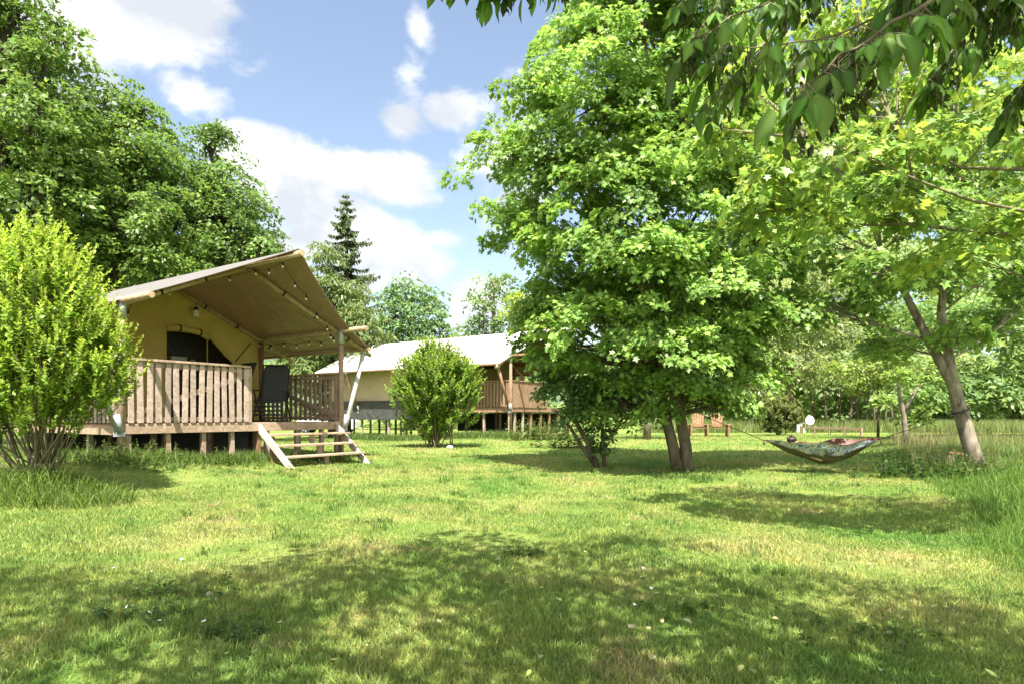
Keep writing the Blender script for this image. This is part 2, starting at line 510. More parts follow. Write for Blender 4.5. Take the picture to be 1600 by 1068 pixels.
class MB:
    def __init__(s):
        s.v = []; s.f = []; s.mi = []; s.cur = 0; s.smooth = []

    def add(s, vs, fs, smooth=False):
        b = len(s.v)
        s.v.extend([tuple(v) for v in vs])
        for f in fs:
            s.f.append([b + i for i in f]); s.mi.append(s.cur); s.smooth.append(smooth)

    def box(s, c, size, rot=None):
        hx, hy, hz = size[0] / 2, size[1] / 2, size[2] / 2
        c = Vector(c)
        vs = []
        for dx, dy, dz in ((-1, -1, -1), (1, -1, -1), (1, 1, -1), (-1, 1, -1), (-1, -1, 1), (1, -1, 1), (1, 1, 1), (-1, 1, 1)):
            v = Vector((dx * hx, dy * hy, dz * hz))
            if rot is not None: v = rot @ v
            vs.append(c + v)
        s.add(vs, [(0, 3, 2, 1), (4, 5, 6, 7), (0, 1, 5, 4), (1, 2, 6, 5), (2, 3, 7, 6), (3, 0, 4, 7)])
        return s

    def bar(s, a, b, w, h, up=(0, 0, 1)):
        a = Vector(a); b = Vector(b)
        d = (b - a); ln = d.length
        if ln < 1e-6: return s
        d.normalize()
        up = Vector(up)
        x = d.cross(up)
        if x.length < 1e-4: x = d.cross(Vector((1, 0, 0)))
        x.normalize()
        z = x.cross(d)
        rot = Matrix((x, d, z)).transposed()
        s.box((a + b) / 2, (w, ln, h), rot)
        return s

    def tube(s, pts, rad, n=8, cap=True, smooth=True):
        pts = [Vector(p) for p in pts]
        if isinstance(rad, (int, float)): rad = [rad] * len(pts)
        k = len(pts)
        vs = []
        ref = None
        for i, p in enumerate(pts):
            d = pts[min(i + 1, k - 1)] - pts[max(i - 1, 0)]
            d.normalize()
            if ref is None:
                ref = d.orthogonal().normalized()
            x = (ref - d * ref.dot(d))
            if x.length < 1e-4: x = d.orthogonal()
            x.normalize(); ref = x
            y = d.cross(x)
            for j in range(n):
                a = 2 * math.pi * j / n
                vs.append(p + (x * math.cos(a) + y * math.sin(a)) * rad[i])
        fs = []
        for i in range(k - 1):
            for j in range(n):
                fs.append((i * n + j, i * n + (j + 1) % n, (i + 1) * n + (j + 1) % n, (i + 1) * n + j))
        s.add(vs, fs, smooth)
        if cap:
            b = len(s.v) - k * n
            s.f.append([b + j for j in reversed(range(n))]); s.mi.append(s.cur); s.smooth.append(False)
            s.f.append([b + (k - 1) * n + j for j in range(n)]); s.mi.append(s.cur); s.smooth.append(False)
        return s

    def ball(s, c, r, nu=10, nv=7, sz=(1, 1, 1)):
        c = Vector(c); vs = []; fs = []
        for i in range(nv + 1):
            t = math.pi * i / nv
            for j in range(nu):
                p = 2 * math.pi * j / nu
                vs.append(c + Vector((r * sz[0] * math.sin(t) * math.cos(p), r * sz[1] * math.sin(t) * math.sin(p), r * sz[2] * math.cos(t))))
        for i in range(nv):
            for j in range(nu):
                fs.append((i * nu + j, (i + 1) * nu + j, (i + 1) * nu + (j + 1) % nu, i * nu + (j + 1) % nu))
        s.add(vs, fs, True)
        return s

    def build(s, name, mats, parent=None, bevel=0):
        me = bpy.data.meshes.new(name)
        me.from_pydata(s.v, [], s.f)
        if not isinstance(mats, (list, tuple)): mats = [mats]
        for m in mats: me.materials.append(m)
        me.polygons.foreach_set('material_index', s.mi)
        me.polygons.foreach_set('use_smooth', s.smooth)
        me.update()
        o = bpy.data.objects.new(name, me)
        link(o, parent)
        if bevel:
            bm = o.modifiers.new('bevel', 'BEVEL'); bm.width = bevel; bm.segments = 1; bm.limit_method = 'ANGLE'
        return o


def np_mesh(name, V, faces, nrep, cols=None, mat=None, parent=None, vmul=None):
    """V: (nrep*k,3) verts; faces: template index lists for k verts each"""
    k = len(V) // nrep
    me = bpy.data.meshes.new(name)
    me.vertices.add(len(V))
    me.vertices.foreach_set('co', V.astype(np.float32).ravel())
    tl = np.concatenate([np.array(f) for f in faces])
    tt = np.array([len(f) for f in faces])
    loops = (np.arange(nrep)[:, None] * k + tl[None, :]).ravel()
    tot = np.tile(tt, nrep)
    start = np.concatenate([[0], np.cumsum(tot)[:-1]])
    me.loops.add(len(loops)); me.loops.foreach_set('vertex_index', loops.astype(np.int32))
    me.polygons.add(len(tot))
    me.polygons.foreach_set('loop_start', start.astype(np.int32))
    me.polygons.foreach_set('loop_total', tot.astype(np.int32))
    me.update(calc_edges=True)
    if cols is not None:
        a = me.attributes.new('leafcol', 'FLOAT_COLOR', 'POINT')
        c = np.ones((nrep, k, 4), np.float32)
        c[:, :, :3] = cols[:, None, :]
        if vmul is not None:
            c[:, :, :3] *= np.array(vmul)[None, :, None]
        a.data.foreach_set('color', c.ravel())
    if mat: me.materials.append(mat)
    o = bpy.data.objects.new(name, me)
    link(o, parent)
    return o


def unit(a):
    return a / np.maximum(np.linalg.norm(a, axis=-1, keepdims=True), 1e-9)


T_SIMPLE = (np.array([(0, 0, 0), (.30, .42, .07), (0, 1, -.06), (-.30, .42, .07), (0, .45, 0)]), [(0, 1, 2, 4), (0, 4, 2, 3)])
T_ROUND = (np.array([(0, 0, 0), (.30, .2, .05), (.36, .55, .07), (0, 1, -.05), (-.36, .55, .07), (-.30, .2, .05), (0, .5, 0)]), [(0, 1, 2, 3, 6), (0, 6, 3, 4, 5)])
T_MAPLE = (np.array([(0, 0, 0), (.45, .08, .05), (.24, .34, .04), (.56, .62, .04), (.20, .68, .02), (0, 1.05, -.10),
                     (-.20, .68, .02), (-.56, .62, .04), (-.24, .34, .04), (-.45, .08, .05), (0, .5, 0)]),
           [(0, 1, 2, 10), (2, 3, 4, 10), (10, 4, 5), (0, 10, 8, 9), (10, 6, 7, 8), (10, 5, 6)])
T_LANCE = (np.array([(0, 0, 0), (.15, .18, .03), (.22, .42, .05), (.15, .70, .03), (0, 1, -.10), (-.15, .70, .03), (-.22, .42, .05), (-.15, .18, .03), (0, .45, -.01), (0, .75, -.05)]),
           [(0, 1, 2, 8), (2, 3, 9, 8), (3, 4, 9), (0, 8, 6, 7), (8, 9, 5, 6), (9, 4, 5)])
T_NEEDLE = (np.array([(0, 0, 0), (.16, .25, .03), (.10, .75, -.05), (0, 1, -.2), (-.10, .75, -.05), (-.16, .25, .03)]), [(0, 1, 2, 3, 4, 5)])


def place_leaves(tmpl, pos, axis, nrm, size):
    tv, tf = tmpl
    y = unit(axis)
    x = unit(np.cross(y, nrm))
    z = np.cross(x, y)
    V = pos[:, None, :] + size[:, None, None] * (tv[None, :, 0:1] * x[:, None, :] + tv[None, :, 1:2] * y[:, None, :] + tv[None, :, 2:3] * z[:, None, :])
    return V.reshape(-1, 3), tf


def rdir(n):
    return unit(rng.normal(size=(n, 3)))


def foliage(blobs, bough, per, size, tmpl, col, var=.25, droop=.35, fill=1.0, upw=.8, yellow=.25, sag=.35, flat=.14):
    """leaf sprays: each blob carries many flattened boughs, each bough a fan of leaves"""
    cen, out, R = [], [], []
    for (cx, cy, cz, r, sz) in blobs:
        nb = max(5, int(fill * 4 * (r / bough) ** 2))
        d = rdir(nb)
        low = d[:, 2] < -.35
        d[low, 2] *= -rng.uniform(.2, 1, low.sum())
        d = unit(d)
        ph = rng.uniform(0, 6.28, 6)
        lump = 1 + .13 * np.sin(3 * d[:, 0] + ph[0]) + .13 * np.sin(4 * d[:, 1] + ph[1]) + .10 * np.sin(5 * d[:, 2] * 2 + ph[2] + 3 * d[:, 0])
        rr = r * lump * (rng.uniform(.12, 1, nb) ** .45)
        c = np.stack([cx + d[:, 0] * rr, cy + d[:, 1] * rr, cz + d[:, 2] * rr * sz], 1)
        cen.append(c); out.append(d); R.append(rng.uniform(.6, 1.25, nb) * bough)
    cen = np.concatenate(cen); out = np.concatenate(out); R = np.concatenate(R)
    nb = len(cen)
    bn = unit(np.array([0, 0, 1.]) * upw + out * .55 + rng.normal(size=(nb, 3)) * .22)
    t1 = unit(np.cross(bn, rdir(nb))); t2 = np.cross(bn, t1)
    tone = rng.normal(1, var * .6, nb)
    i = np.repeat(np.arange(nb), per)
    n = len(i)
    rho = np.sqrt(rng.uniform(0, 1, n)) * rng.uniform(.7, 1.15, n); th = rng.uniform(0, 2 * np.pi, n)
    rad = np.cos(th)[:, None] * t1[i] + np.sin(th)[:, None] * t2[i]
    h = rng.normal(0, flat, n) - droop * rho ** 2
    pos = cen[i] + R[i][:, None] * (rho[:, None] * rad + h[:, None] * bn[i])
    axis = rad * .8 + out[i] * .3 + rng.normal(size=(n, 3)) * .45 + np.array([0, 0, -1.]) * sag
    nrm = bn[i] + rng.normal(size=(n, 3)) * .45
    s = size * rng.uniform(.5, 1.3, n)
    V, tf = place_leaves(tmpl, pos, axis, nrm, s)
    t = np.clip(tone[i] * rng.normal(1, var * .5, n), .45, 1.7)
    c = np.array(col)[None, :] * t[:, None] * np.array([2.1, 1.95, 3.3])
    yl = np.clip(rng.normal(0, yellow, n), -.4, .8) + (tone[i] - 1) * .4
    c[:, 0] *= 1 + .32 * yl
    c[:, 2] *= 1 - .3 * yl
    return V, tf, n, np.clip(c, .004, .8), cen


def bez(a, b, bend, n=7):
    a = Vector(a); b = Vector(b); m = (a + b) / 2 + Vector(bend)
    return [(a * (1 - t) ** 2 + m * 2 * t * (1 - t) + b * t * t) for t in [i / (n - 1) for i in range(n)]]


def tree(name, label, cat, base, stems, blobs, leaf, bark, bough=.5, per=80, size=.12, tmpl=T_MAPLE, col=(.07, .12, .02),
         mat='leaf', fill=1.0, limb_r=.06, twigs=2, group=None, **kw):
    """stems: list of (points, radii) in world space; blobs: (px, py, Rpx, dY, squash) in photo px at the tree's depth"""
    base = Vector(base)
    root = thing(name, label, cat, base, 0, group)
    Y0 = base.y
    bl = []
    for b in blobs:
        px, py, rp, dy = b[:4]
        sq = b[4] if len(b) > 4 else 1.0
        Yb = Y0 + dy
        p = P(px, py, Yb) - base
        bl.append((p.x, p.y, p.z, rp / F * Yb, sq))
    V, tf, n, c, cen = foliage(bl, bough, per, size, tmpl, col, fill=fill, **kw)
    mb = MB()
    tips = []
    for pts, rad in stems:
        pts = [Vector(p) - base for p in pts]
        mb.tube(pts, rad, 10)
        tips.append(pts)
    allp = [p for t in tips for p in t[len(t) // 3:]]
    rn = random.Random(len(V))
    for (x, y, z, r, sq) in bl:
        c0 = Vector((x, y, z))
        lower = [p for p in allp if p.z < c0.z + .2] or allp
        src = min(lower, key=lambda p: (p - c0).length + .6 * abs(p.z - (c0.z - r)))
        pts = bez(src, c0 + Vector((0, 0, r * .3)), (rn.uniform(-.2, .2) * r, rn.uniform(-.2, .2) * r, -.15 * r))
        mb.tube(pts, [limb_r * (1 - .75 * i / 6) for i in range(7)], 6, cap=False)
        d2 = np.linalg.norm(cen - np.array([x, y, z]), axis=1)
        idx = np.where(d2 < r * 1.15)[0]
        if len(idx):
            for k in rng.choice(idx, min(len(idx), int(twigs * 6)), replace=False):
                s = pts[rn.randint(2, 6)]
                q = bez(s, Vector(cen[k]), (0, 0, -.06 * r), 5)
                mb.tube(q, [limb_r * .38, limb_r * .3, limb_r * .22, limb_r * .15, limb_r * .08], 4, cap=False)
    mb.build('trunk', M[bark], root)
    np_mesh('crown', V, tf, n, c, M[mat], root, vmul=[1.1, .9, 1, .85, 1, .85, 1, .85, 1, .9, 1.25] if tmpl is T_MAPLE else None)
    return root


# ------------------------------------------------------------------ ground
def build_ground():
    ys = np.concatenate([np.arange(-14, 40, .45), np.arange(40, 90, 2.5), np.array([90, 110, 140, 180, 240, 320, 420])])
    xs = np.concatenate([-np.array([420, 300, 200, 140, 100, 75]), np.arange(-60, -20, 2.5), np.arange(-20, 22, .45), np.arange(22, 62, 2.5), np.array([75, 100, 140, 200, 300, 420])])
    X, Yg = np.meshgrid(xs, ys)
    Z = gh(X, Yg)
    V = np.stack([X.ravel(), Yg.ravel(), Z.ravel()], 1)
    nx = len(xs); ny = len(ys)
    fs = []
    for j in range(ny - 1):
        for i in range(nx - 1):
            a = j * nx + i
            fs.append((a, a + 1, a + nx + 1, a + nx))
    me = bpy.data.meshes.new('ground'); me.from_pydata(V.tolist(), [], fs)
    me.materials.append(M['soil'])
    me.polygons.foreach_set('use_smooth', [True] * len(fs))
    o = bpy.data.objects.new('ground', me); link(o)
    tag(o, 'sunlit mown lawn with dry patches rolling back to the tents', 'lawn', kind='structure')


build_ground()

# hill far away
def build_hill():
    mb = MB()
    n = 60
    rows = 7
    vs = []
    for j in range(rows):
        t = j / (rows - 1)
        for i in range(n + 1):
            u = i / n
            x = -420 + 840 * u
            ridge = 62 + 16 * math.sin(u * 9 + 1) + 9 * math.sin(u * 23) + 3 * math.sin(u * 61)
            vs.append((x, 430 + 130 * t, -3 + ridge * math.sin(t * math.pi / 2)))
    fs = [(j * (n + 1) + i, j * (n + 1) + i + 1, (j + 1) * (n + 1) + i + 1, (j + 1) * (n + 1) + i) for j in range(rows - 1) for i in range(n)]
    mb.add(vs, fs, True)
    tag(mb.build('hill', M['hill']), 'distant wooded hillside showing between the trees', 'hill', kind='structure')


build_hill()

# ------------------------------------------------------------------ safari tents
D1 = Vector((.562, .827, 0)); DD = Vector((-.827, .562, 0))
ANG = math.atan2(.827, .562)


def quad_strip(mb, grid, smooth=True):
    r = len(grid); c = len(grid[0])
    vs = [p for row in grid for p in row]
    mb.add(vs, [(i * c + j, i * c + j + 1, (i + 1) * c + j + 1, (i + 1) * c + j) for i in range(r - 1) for j in range(c - 1)], smooth)


def railing(parent, a, b, h, slat_w, pitch, mats, brace=0, post_end=True, out=(0, -1, 0), seed=1, name='railing'):
    """slatted rail from a to b (local), slats on the `out` side"""
    a = Vector(a); b = Vector(b); o = Vector(out)
    d = b - a; ln = d.length; d.normalize()
    r = random.Random(seed)
    ms, mr = mats
    mb = MB()
    n = int(ln / pitch)
    for i in range(n):
        s = (i + .5) * ln / n
        p = a + d * s
        lean = r.uniform(-.02, .02)
        top = h - .035 + r.uniform(-.012, .004)
        mb.bar(p + o * (.03 + r.uniform(0, .006)) + Vector((0, 0, .012)), p + d * lean + o * .03 + Vector((0, 0, top)), .022, slat_w * r.uniform(.94, 1.05), up=d)
    sl = mb.build(name, ms, parent, bevel=.003)
    m2 = MB()
    m2.bar(a + Vector((0, 0, h - .02)) + o * .02, b + Vector((0, 0, h - .02)) + o * .02, .10, .038)
    m2.build('top_rail', mr, sl, bevel=.004)
    m4 = MB()
    m4.bar(a + Vector((0, 0, h - .10)) - o * .012, b + Vector((0, 0, h - .10)) - o * .012, .04, .07)
    m4.bar(a + Vector((0, 0, .07)) - o * .012, b + Vector((0, 0, .07)) - o * .012, .04, .07)
    m4.build('cross_rail', mr, sl)
    if brace:
        m3 = MB()
        za, zb = (.12, h - .17) if brace > 0 else (h - .17, .12)
        m3.bar(a + d * .06 + Vector((0, 0, za)) - o * .013, b - d * .06 + Vector((0, 0, zb)) - o * .013, .036, .085)
        m3.build('brace', mr, sl)
    if post_end:
        m5 = MB()
        m5.bar(b + o * .004, b + o * .004 + Vector((0, 0, h - .04)), .07, .07, up=d)
        m5.build('rail_post', mr, sl)
    return sl


def safari_tent(label, corner, z0, w, porch, length, plate, rise, ov, tip, mats, deck_label, gaps, full):
    """local frame: x along the open gable front, y back into the tent, z up from the deck floor"""
    root = thing('safari_tent', label, 'tent', (corner[0], corner[1], z0), ANG)
    deck = thing('timber_deck', deck_label, 'deck', (corner[0], corner[1], z0), ANG)
    half = w / 2
    sl = rise / half
    ez = plate - ov * sl
    # roof: outer sheet and lining, verge swept back from the ridge tip to the eave corners
    for nm, off, mt in (('roof_canvas', .035, mats['roof']), ('roof_lining', .022, mats['lining'])):
        mb = MB()
        nu, nq = 14, 26
        for side in (-1, 1):
            grid = []
            for iu in range(nu + 1):
                u = iu / nu
                x = half + side * u * (half + ov)
                qf = -(tip * (1 - u) ** (2.5 if side < 0 else 1.3) + .05)
                row = []
                for iq in range(nq + 1):
                    v = iq / nq
                    q = qf + v * (length + .25 - qf)
                    z = plate + rise - u * (half + ov) * sl + off
                    span = abs(math.sin(math.pi * max(0, q) / max(.1, porch))) if q < porch else abs(math.sin(math.pi * (q - porch) / 2.4))
                    z -= .035 * math.sin(math.pi * u) * span
                    z -= .05 * math.sin(math.pi * u) * (1 - v) ** 6
                    row.append((x, q, z))
                grid.append(row)
            if (side > 0) == (nm == 'roof_canvas'):
                grid = [list(reversed(r)) for r in grid]
            quad_strip(mb, grid)
        rf = mb.build(nm, mt, root)
    pr = .052
    # ridge and wall plates
    MB().tube([(half, -tip - .14, plate + rise - .05), (half, length + .1, plate + rise - .05)], pr, 10).build('ridge_pole', M['pole'], root)
    for x, p in ((0, .92), (w, .78)):
        MB().tube([(x, -p, plate - .03), (x, length, plate - .03)], pr, 10).build('wall_plate', M['pole'] if full else M['wood_brown'], root)
    for x in (-ov - .02, w + ov + .02):
        e = MB().tube([(x, -.05, ez - .02), (x, length + .1, ez - .02)], .045, 10).build('eave_pole', M['pole'] if full else M['wood_brown'], root)
    # rafters at the porch front, the inner gable and the back
    for q in (.06, porch - .1, porch + 2.4, length - .1):
        for side in (-1, 1):
            x1 = half + side * (half + ov + .16)
            z1 = plate + rise - (half + ov + .16) * sl
            r = MB().tube([(half + side * .04, q, plate + rise - .10), (x1, q, z1 - .075)], .047, 9).build('rafter', M['pole'], root)
            if full and q < porch:
                for t in (.25, .5, .78):
                    k = MB()
                    a = Vector((half + side * .04, q, plate + rise - .10)).lerp(Vector((x1, q, z1 - .075)), t)
                    dirv = (Vector((x1, q, z1)) - Vector((half, q, plate + rise))).normalized()
                    k.tube([a - dirv * .02, a + dirv * .02], .056, 9)
                    k.build('strap', M['black'], r)
    # posts
    post_m = M['wood'] if full else M['wood_red']
    posts = [(0, 0), (w, 0), (0, porch - .1), (w, porch - .1), (0, length), (w, length), (0, porch + 2.4)]
    for i, (x, y) in enumerate(posts):
        zb = -.16
        if i < 2: zb = g1(*(Vector((corner[0], corner[1], 0)) + D1 * x + DD * y).xy) - z0 - .1
        po = MB().tube([(x, y, zb), (x, y, plate - .07)], .056, 10).build('post', post_m if y == 0 else M['wood_brown'], root)
        if y == 0:
            MB().tube([(x, y, plate - .30), (x, y, plate + .02)], .066, 12).build('sleeve', M['zinc'], po)
    # guy poles from the deck corner out to the eave
    for side, xe, x0 in ((-1, -ov, -.04), (1, w + ov, w + .06)):
        ys = [(.08, .02)] if full else [(.08, .02), (4.6, 4.6), (8.2, 8.2)]
        for (yt, yb) in ys:
            mt = M['pole_white'] if full else M['wood_red']
            gp = MB().tube([(x0 - (.05 if side < 0 else -.05), yb - (.06 if full else 0), -.05), (xe, yt, ez - .03)], .05, 10).build('guy_pole', mt, root)
            m = MB()
            if full and side > 0:
                pass
            m.tube([(x0 - side * .0, yb - .04, -.14), (x0 + side * .07, yb - .05, .14)], .068, 12)
            m.box((x0, yb - .03, -.16), (.13, .10, .07))
            m.build('bracket', M['zinc'], gp)
            m = MB(); m.tube([(xe - side * .05, yt - .01, ez - .14), (xe + side * .02, yt, ez + .0)], .064, 10); m.build('sleeve', M['zinc'], gp)
    # canvas walls
    def poly_wall(nm, polys, y, mt, th=.006):
        mb = MB()
        for pl in polys:
            k = len(pl)
            vs = [(x, y, z) for x, z in pl] + [(x, y + th, z) for x, z in pl]
            fs = [tuple(range(k)), tuple(range(2 * k - 1, k - 1, -1))]
            mb.add(vs, fs)
        return mb.build(nm, mt, root)

    def top(x):
        return plate + rise - abs(x - half) * sl - .02
    s0, s1, s2 = half, half + .90, half + 1.55
    zt, zm = 1.90, 1.34
    gw = poly_wall('gable_wall', [[(0, 0), (s0, 0), (s0, top(s0)), (0, top(0))],
                                  [(s0, zt), (s1, zt), (s1, top(s1)), (s0, top(s0))],
                                  [(s1, zt), (s2, zm), (s2, top(s2)), (s1, top(s1))],
                                  [(s2, 0), (w, 0), (w, top(w)), (s2, top(s2))]], porch, mats['gable'])
    if full:
        m = MB()
        m.bar((s0 - .006, porch - .006, .02), (s0 - .006, porch - .006, top(s0) - .05), .012, .03, up=(1, 0, 0))
        m.bar((w * .27, porch - .003, .02), (w * .27, porch - .003, top(w * .27) - .05), .006, .02, up=(1, 0, 0))
        m.bar((.06, porch - .003, plate - .02), (s0 - .02, porch - .003, top(s0) - .18), .006, .035)
        m.bar((s0 + .02, porch - .003, top(s0) - .18), (w - .06, porch - .003, plate - .12), .006, .035)
        m.build('seam', M['wall_yellow'], gw)
        # rolled flap above the doorway and the gathered curtain beside it
        fl = MB()
        pts = [(s0 + .0, porch - .05, zt + .04), (s0 + .25, porch - .06, zt + .075), (s0 + .5, porch - .06, zt + .06), (s0 + .72, porch - .06, zt + .03), (s1 + .02, porch - .05, zt - .06)]
        fl.tube(pts, [.06, .072, .065, .07, .075], 12)
        f = fl.build('rolled_flap', M['wall_yellow'], root)
        for x, z in ((s0 + .25, zt + .075), (s0 + .70, zt + .035)):
            k = MB()
            k.tube([(x - .014, porch - .06, z), (x + .014, porch - .06, z)], .080, 12)
            k.build('strap', M['black'], f)
        cu = MB()
        for j in range(5):
            o = .03 * j
            cu.tube([(s1 + .0 + .02 * j, porch - .03 - .012 * (j % 2), zt - .02 * j), (s1 + .36 + o * .6, porch - .045, zt - .35 - .02 * j), (s2 - .05 + o * .3, porch - .05, zm - .01), (s2 - .02 + .015 * j, porch - .035, .9), (s2 - .03 + .03 * j, porch - .03, .02)],
                    [.022, .034, .028, .035, .045], 7)
        cu.build('gathered_curtain', M['wall_yellow'], root)
        k = MB(); k.bar((s2 - .04, porch - .07, zm - .02), (w - .22, porch - .012, 1.82), .012, .018)
        k.build('tie_strap', M['black'], root)
        k = MB(); k.bar((s1 - .04, porch - .08, zt - .05), (s1 - .03, porch - .06, zm - .12), .012, .03, up=(0, 1, 0))
        k.build('hanging_tape', M['wall_yellow'], root)
    for x in (0, w):
        mb = MB()
        ys = [porch + i * (length - porch) / 16 for i in range(17)]
        grid = [[(x + .02 * math.sin(i * 1.9) * math.sin(math.pi * j / 6), ys[i], (.34 if (not full and x == 0) else 0) + (plate - (.34 if (not full and x == 0) else 0)) * j / 6) for j in range(7)] for i in range(17)]
        quad_strip(mb, grid)
        mb.build('side_wall', mats['side'], root)
    if not full:
        mb = MB()
        grid = [[(-.10 + .008 * math.sin(i * 1.3), porch + i * (length - porch) / 14, -.48 + .82 * j / 3) for j in range(4)] for i in range(15)]
        quad_strip(mb, grid)
        mb.build('skirt', M['skirt'], root)
    if full:
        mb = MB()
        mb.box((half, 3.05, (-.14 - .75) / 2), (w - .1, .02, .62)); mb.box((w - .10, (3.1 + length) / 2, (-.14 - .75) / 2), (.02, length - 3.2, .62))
        mb.build('under_deck_shade', M['mesh_black'], deck)  # added black sheets, standing in for the shade below the deck
        poly_wall('inner_dark_sheet', [[(.06, 0), (w - .06, 0), (w - .06, top(w) - .1), (half, top(half) - .1), (.06, top(0) - .1)]], porch + 1.0, M['skirt'])  # added dark sheet, stands in for the gloom inside the tent
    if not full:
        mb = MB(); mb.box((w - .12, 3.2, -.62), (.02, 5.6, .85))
        mb.build('under_deck_shade', M['mesh_black'], deck)  # added black sheet where only shade lies between the stilts
    poly_wall('rear_wall', [[(0, 0), (w, 0), (w, top(w)), (half, top(half)), (0, top(0))]], length, mats['side'])
    # ---------------- deck
    mb = MB()
    nb = int((length + .2) / .145)
    for i in range(nb):
        y = .03 + i * .145
        mb.box((half, y + .07, -.016), (w + .06, .138, .03))
    fl = mb.build('floor_boards', M['wood_brown'] if full else M['wood_red'], deck)
    bm_ = M['wood'] if full else M['wood_red']
    m = MB(); m.box((half, -.012, -.085), (w + .16, .05, .15)); m.build('front_beam', bm_, deck, bevel=.004)
    m = MB(); m.box((half, .018, -.012), (w + .12, .10, .03)); m.build('front_board', bm_, deck, bevel=.003)
    for x in (-.052, w + .052):
        m = MB(); m.box((x, length / 2 + .02, -.10), (.045, length, .15)); m.build('side_beam', M['wood'] if full else M['wood_red'], deck, bevel=.004)
    m = MB()
    for k in range(int(w / .6) + 1):
        m.box((.1 + k * .6, length / 2, -.095), (.05, length - .1, .11))
    m.build('joist', M['wood_brown'], deck)
    base = Vector((corner[0], corner[1], 0))
    rr = random.Random(3)
    rows = [.0] + [1.25 + 1.7 * k for k in range(int((length - 1) / 1.7) + 1)]
    for iy, y in enumerate(rows):
        xs = gaps if iy == 0 else [(.08 + i * (w - .16) / 4) for i in range(5)]
        for x in xs:
            p = base + D1 * x + DD * (y + .05)
            zg = g1(p.x, p.y) - z0
            m = MB(); m.bar((x, y + .05, zg - .15), (x + rr.uniform(-.02, .02), y + .05, -.15), .075, .075, up=(1, 0, 0))
            m.build('stilt', [M['wood_pink'], M['wood_brown'], M['wood']][rr.randint(0, 2)] if full else [M['wood_red'], M['wood_brown'], M['wood_pink']][rr.randint(0, 2)], deck)
    return root, deck


# nearer tent
C1 = (-6.10, 10.0); Z1 = EYE - .146; W1 = 4.38
m1 = dict(roof=M['roof_taupe'], lining=M['roof_lining'], gable=M['wall_yellow'], side=M['wall_yellow'])
tent1, deck1 = safari_tent('taupe canvas safari tent with mustard walls and an open brown lined porch roof', C1, Z1, W1, 2.9, 8.2, 1.95, 1.00, .73, 1.42, m1,
                           'weathered timber deck on short stilts under the taupe safari tent', [.12, .75, 1.35, 1.9, 2.42, 2.62, 3.3, 3.9, 4.3], True)
railing(deck1, (.05, -.01, 0), (2.20, -.01, 0), 1.04, .092, .135, (M['wood_pink'], M['wood']), brace=1, out=(0, -1, 0), seed=4)
railing(deck1, (W1 - .02, 2.78, 0), (W1 - .02, .10, 0), 1.04, .095, .165, (M['wood'], M['wood']), brace=-1, out=(1, 0, 0), seed=8)
railing(deck1, (.0, 8.1, 0), (.0, .12, 0), 1.0, .092, .15, (M['wood_pink'], M['wood']), out=(-1, 0, 0), seed=12)

# farther tent
C2 = (-.05, 24.0); Z2 = EYE + .011 * 24; W2 = 4.38
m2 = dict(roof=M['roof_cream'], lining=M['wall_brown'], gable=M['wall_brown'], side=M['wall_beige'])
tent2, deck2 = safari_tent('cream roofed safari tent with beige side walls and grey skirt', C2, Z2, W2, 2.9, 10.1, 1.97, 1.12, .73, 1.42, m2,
                           'red brown timber deck on tall stilts under the cream roofed tent', [.0, .35, .9, 1.5, 2.2, 2.9, 3.6, 4.3], False)
railing(deck2, (.0, 2.8, 0), (.0, .05, 0), 1.03, .10, .15, (M['wood_red'], M['wood_red']), out=(-1, 0, 0), seed=3)
railing(deck2, (.05, -.02, 0), (2.5, -.02, 0), 1.03, .13, .14, (M['wood_red'], M['wood_red']), out=(0, -1, 0), seed=6)


def build_steps(corner, z0, x0, x1, run, nt, label):
    zf = g1(*(Vector((corner[0], corner[1], 0)) + D1 * (x0 + x1) / 2 - DD * run).xy) - z0
    root = thing('wooden_steps', label, 'steps', (corner[0], corner[1], z0), ANG)
    for x in (x0, x1):
        m = MB()
        zz = g1(*(Vector((corner[0], corner[1], 0)) + D1 * x - DD * run).xy) - z0
        a = Vector((x, -.045, -.03)); b = Vector((x, -run, zz + .0))
        d = (b - a).normalized()
        t = .024
        prof = [(-.042, -.02), (-.042, -.20), (-run + .10, zz - .04), (-run - .08, zz - .04)]
        vs = [(x - t, y, z) for y, z in prof] + [(x + t, y, z) for y, z in prof]
        m.add(vs, [(0, 1, 2, 3), (7, 6, 5, 4), (0, 4, 5, 1), (1, 5, 6, 2), (2, 6, 7, 3), (3, 7, 4, 0)])
        m.build('stringer', M['wood_grey'], root, bevel=.003)
    for k in range(nt):
        t = (k + 1) / (nt + 1)
        y = -.10 - t * (run - .16)
        z = -.03 + t * (zf + .03)
        m = MB()
        m.box(((x0 + x1) / 2, y - .06, z), (x1 - x0 - .052, .25, .036))
        tr = m.build('tread', M['wood'], root, bevel=.004)
        m = MB(); m.box(((x0 + x1) / 2 + .05, y - .02, z - .018 - .09), (.10, .04, .178)); m.build('riser_block', M['wood_pink'], tr)
    for x in (x0 + .09, x1 - .09):
        m = MB(); m.bar((x, -.30, zf - .05), (x, -.30, -.26), .06, .06, up=(1, 0, 0)); m.build('support_leg', M['wood_brown'], root)
    return root


build_steps(C1, Z1, 2.40, 4.22, 1.02, 3, 'open wooden steps with pale boards leading up to the nearer tent deck')


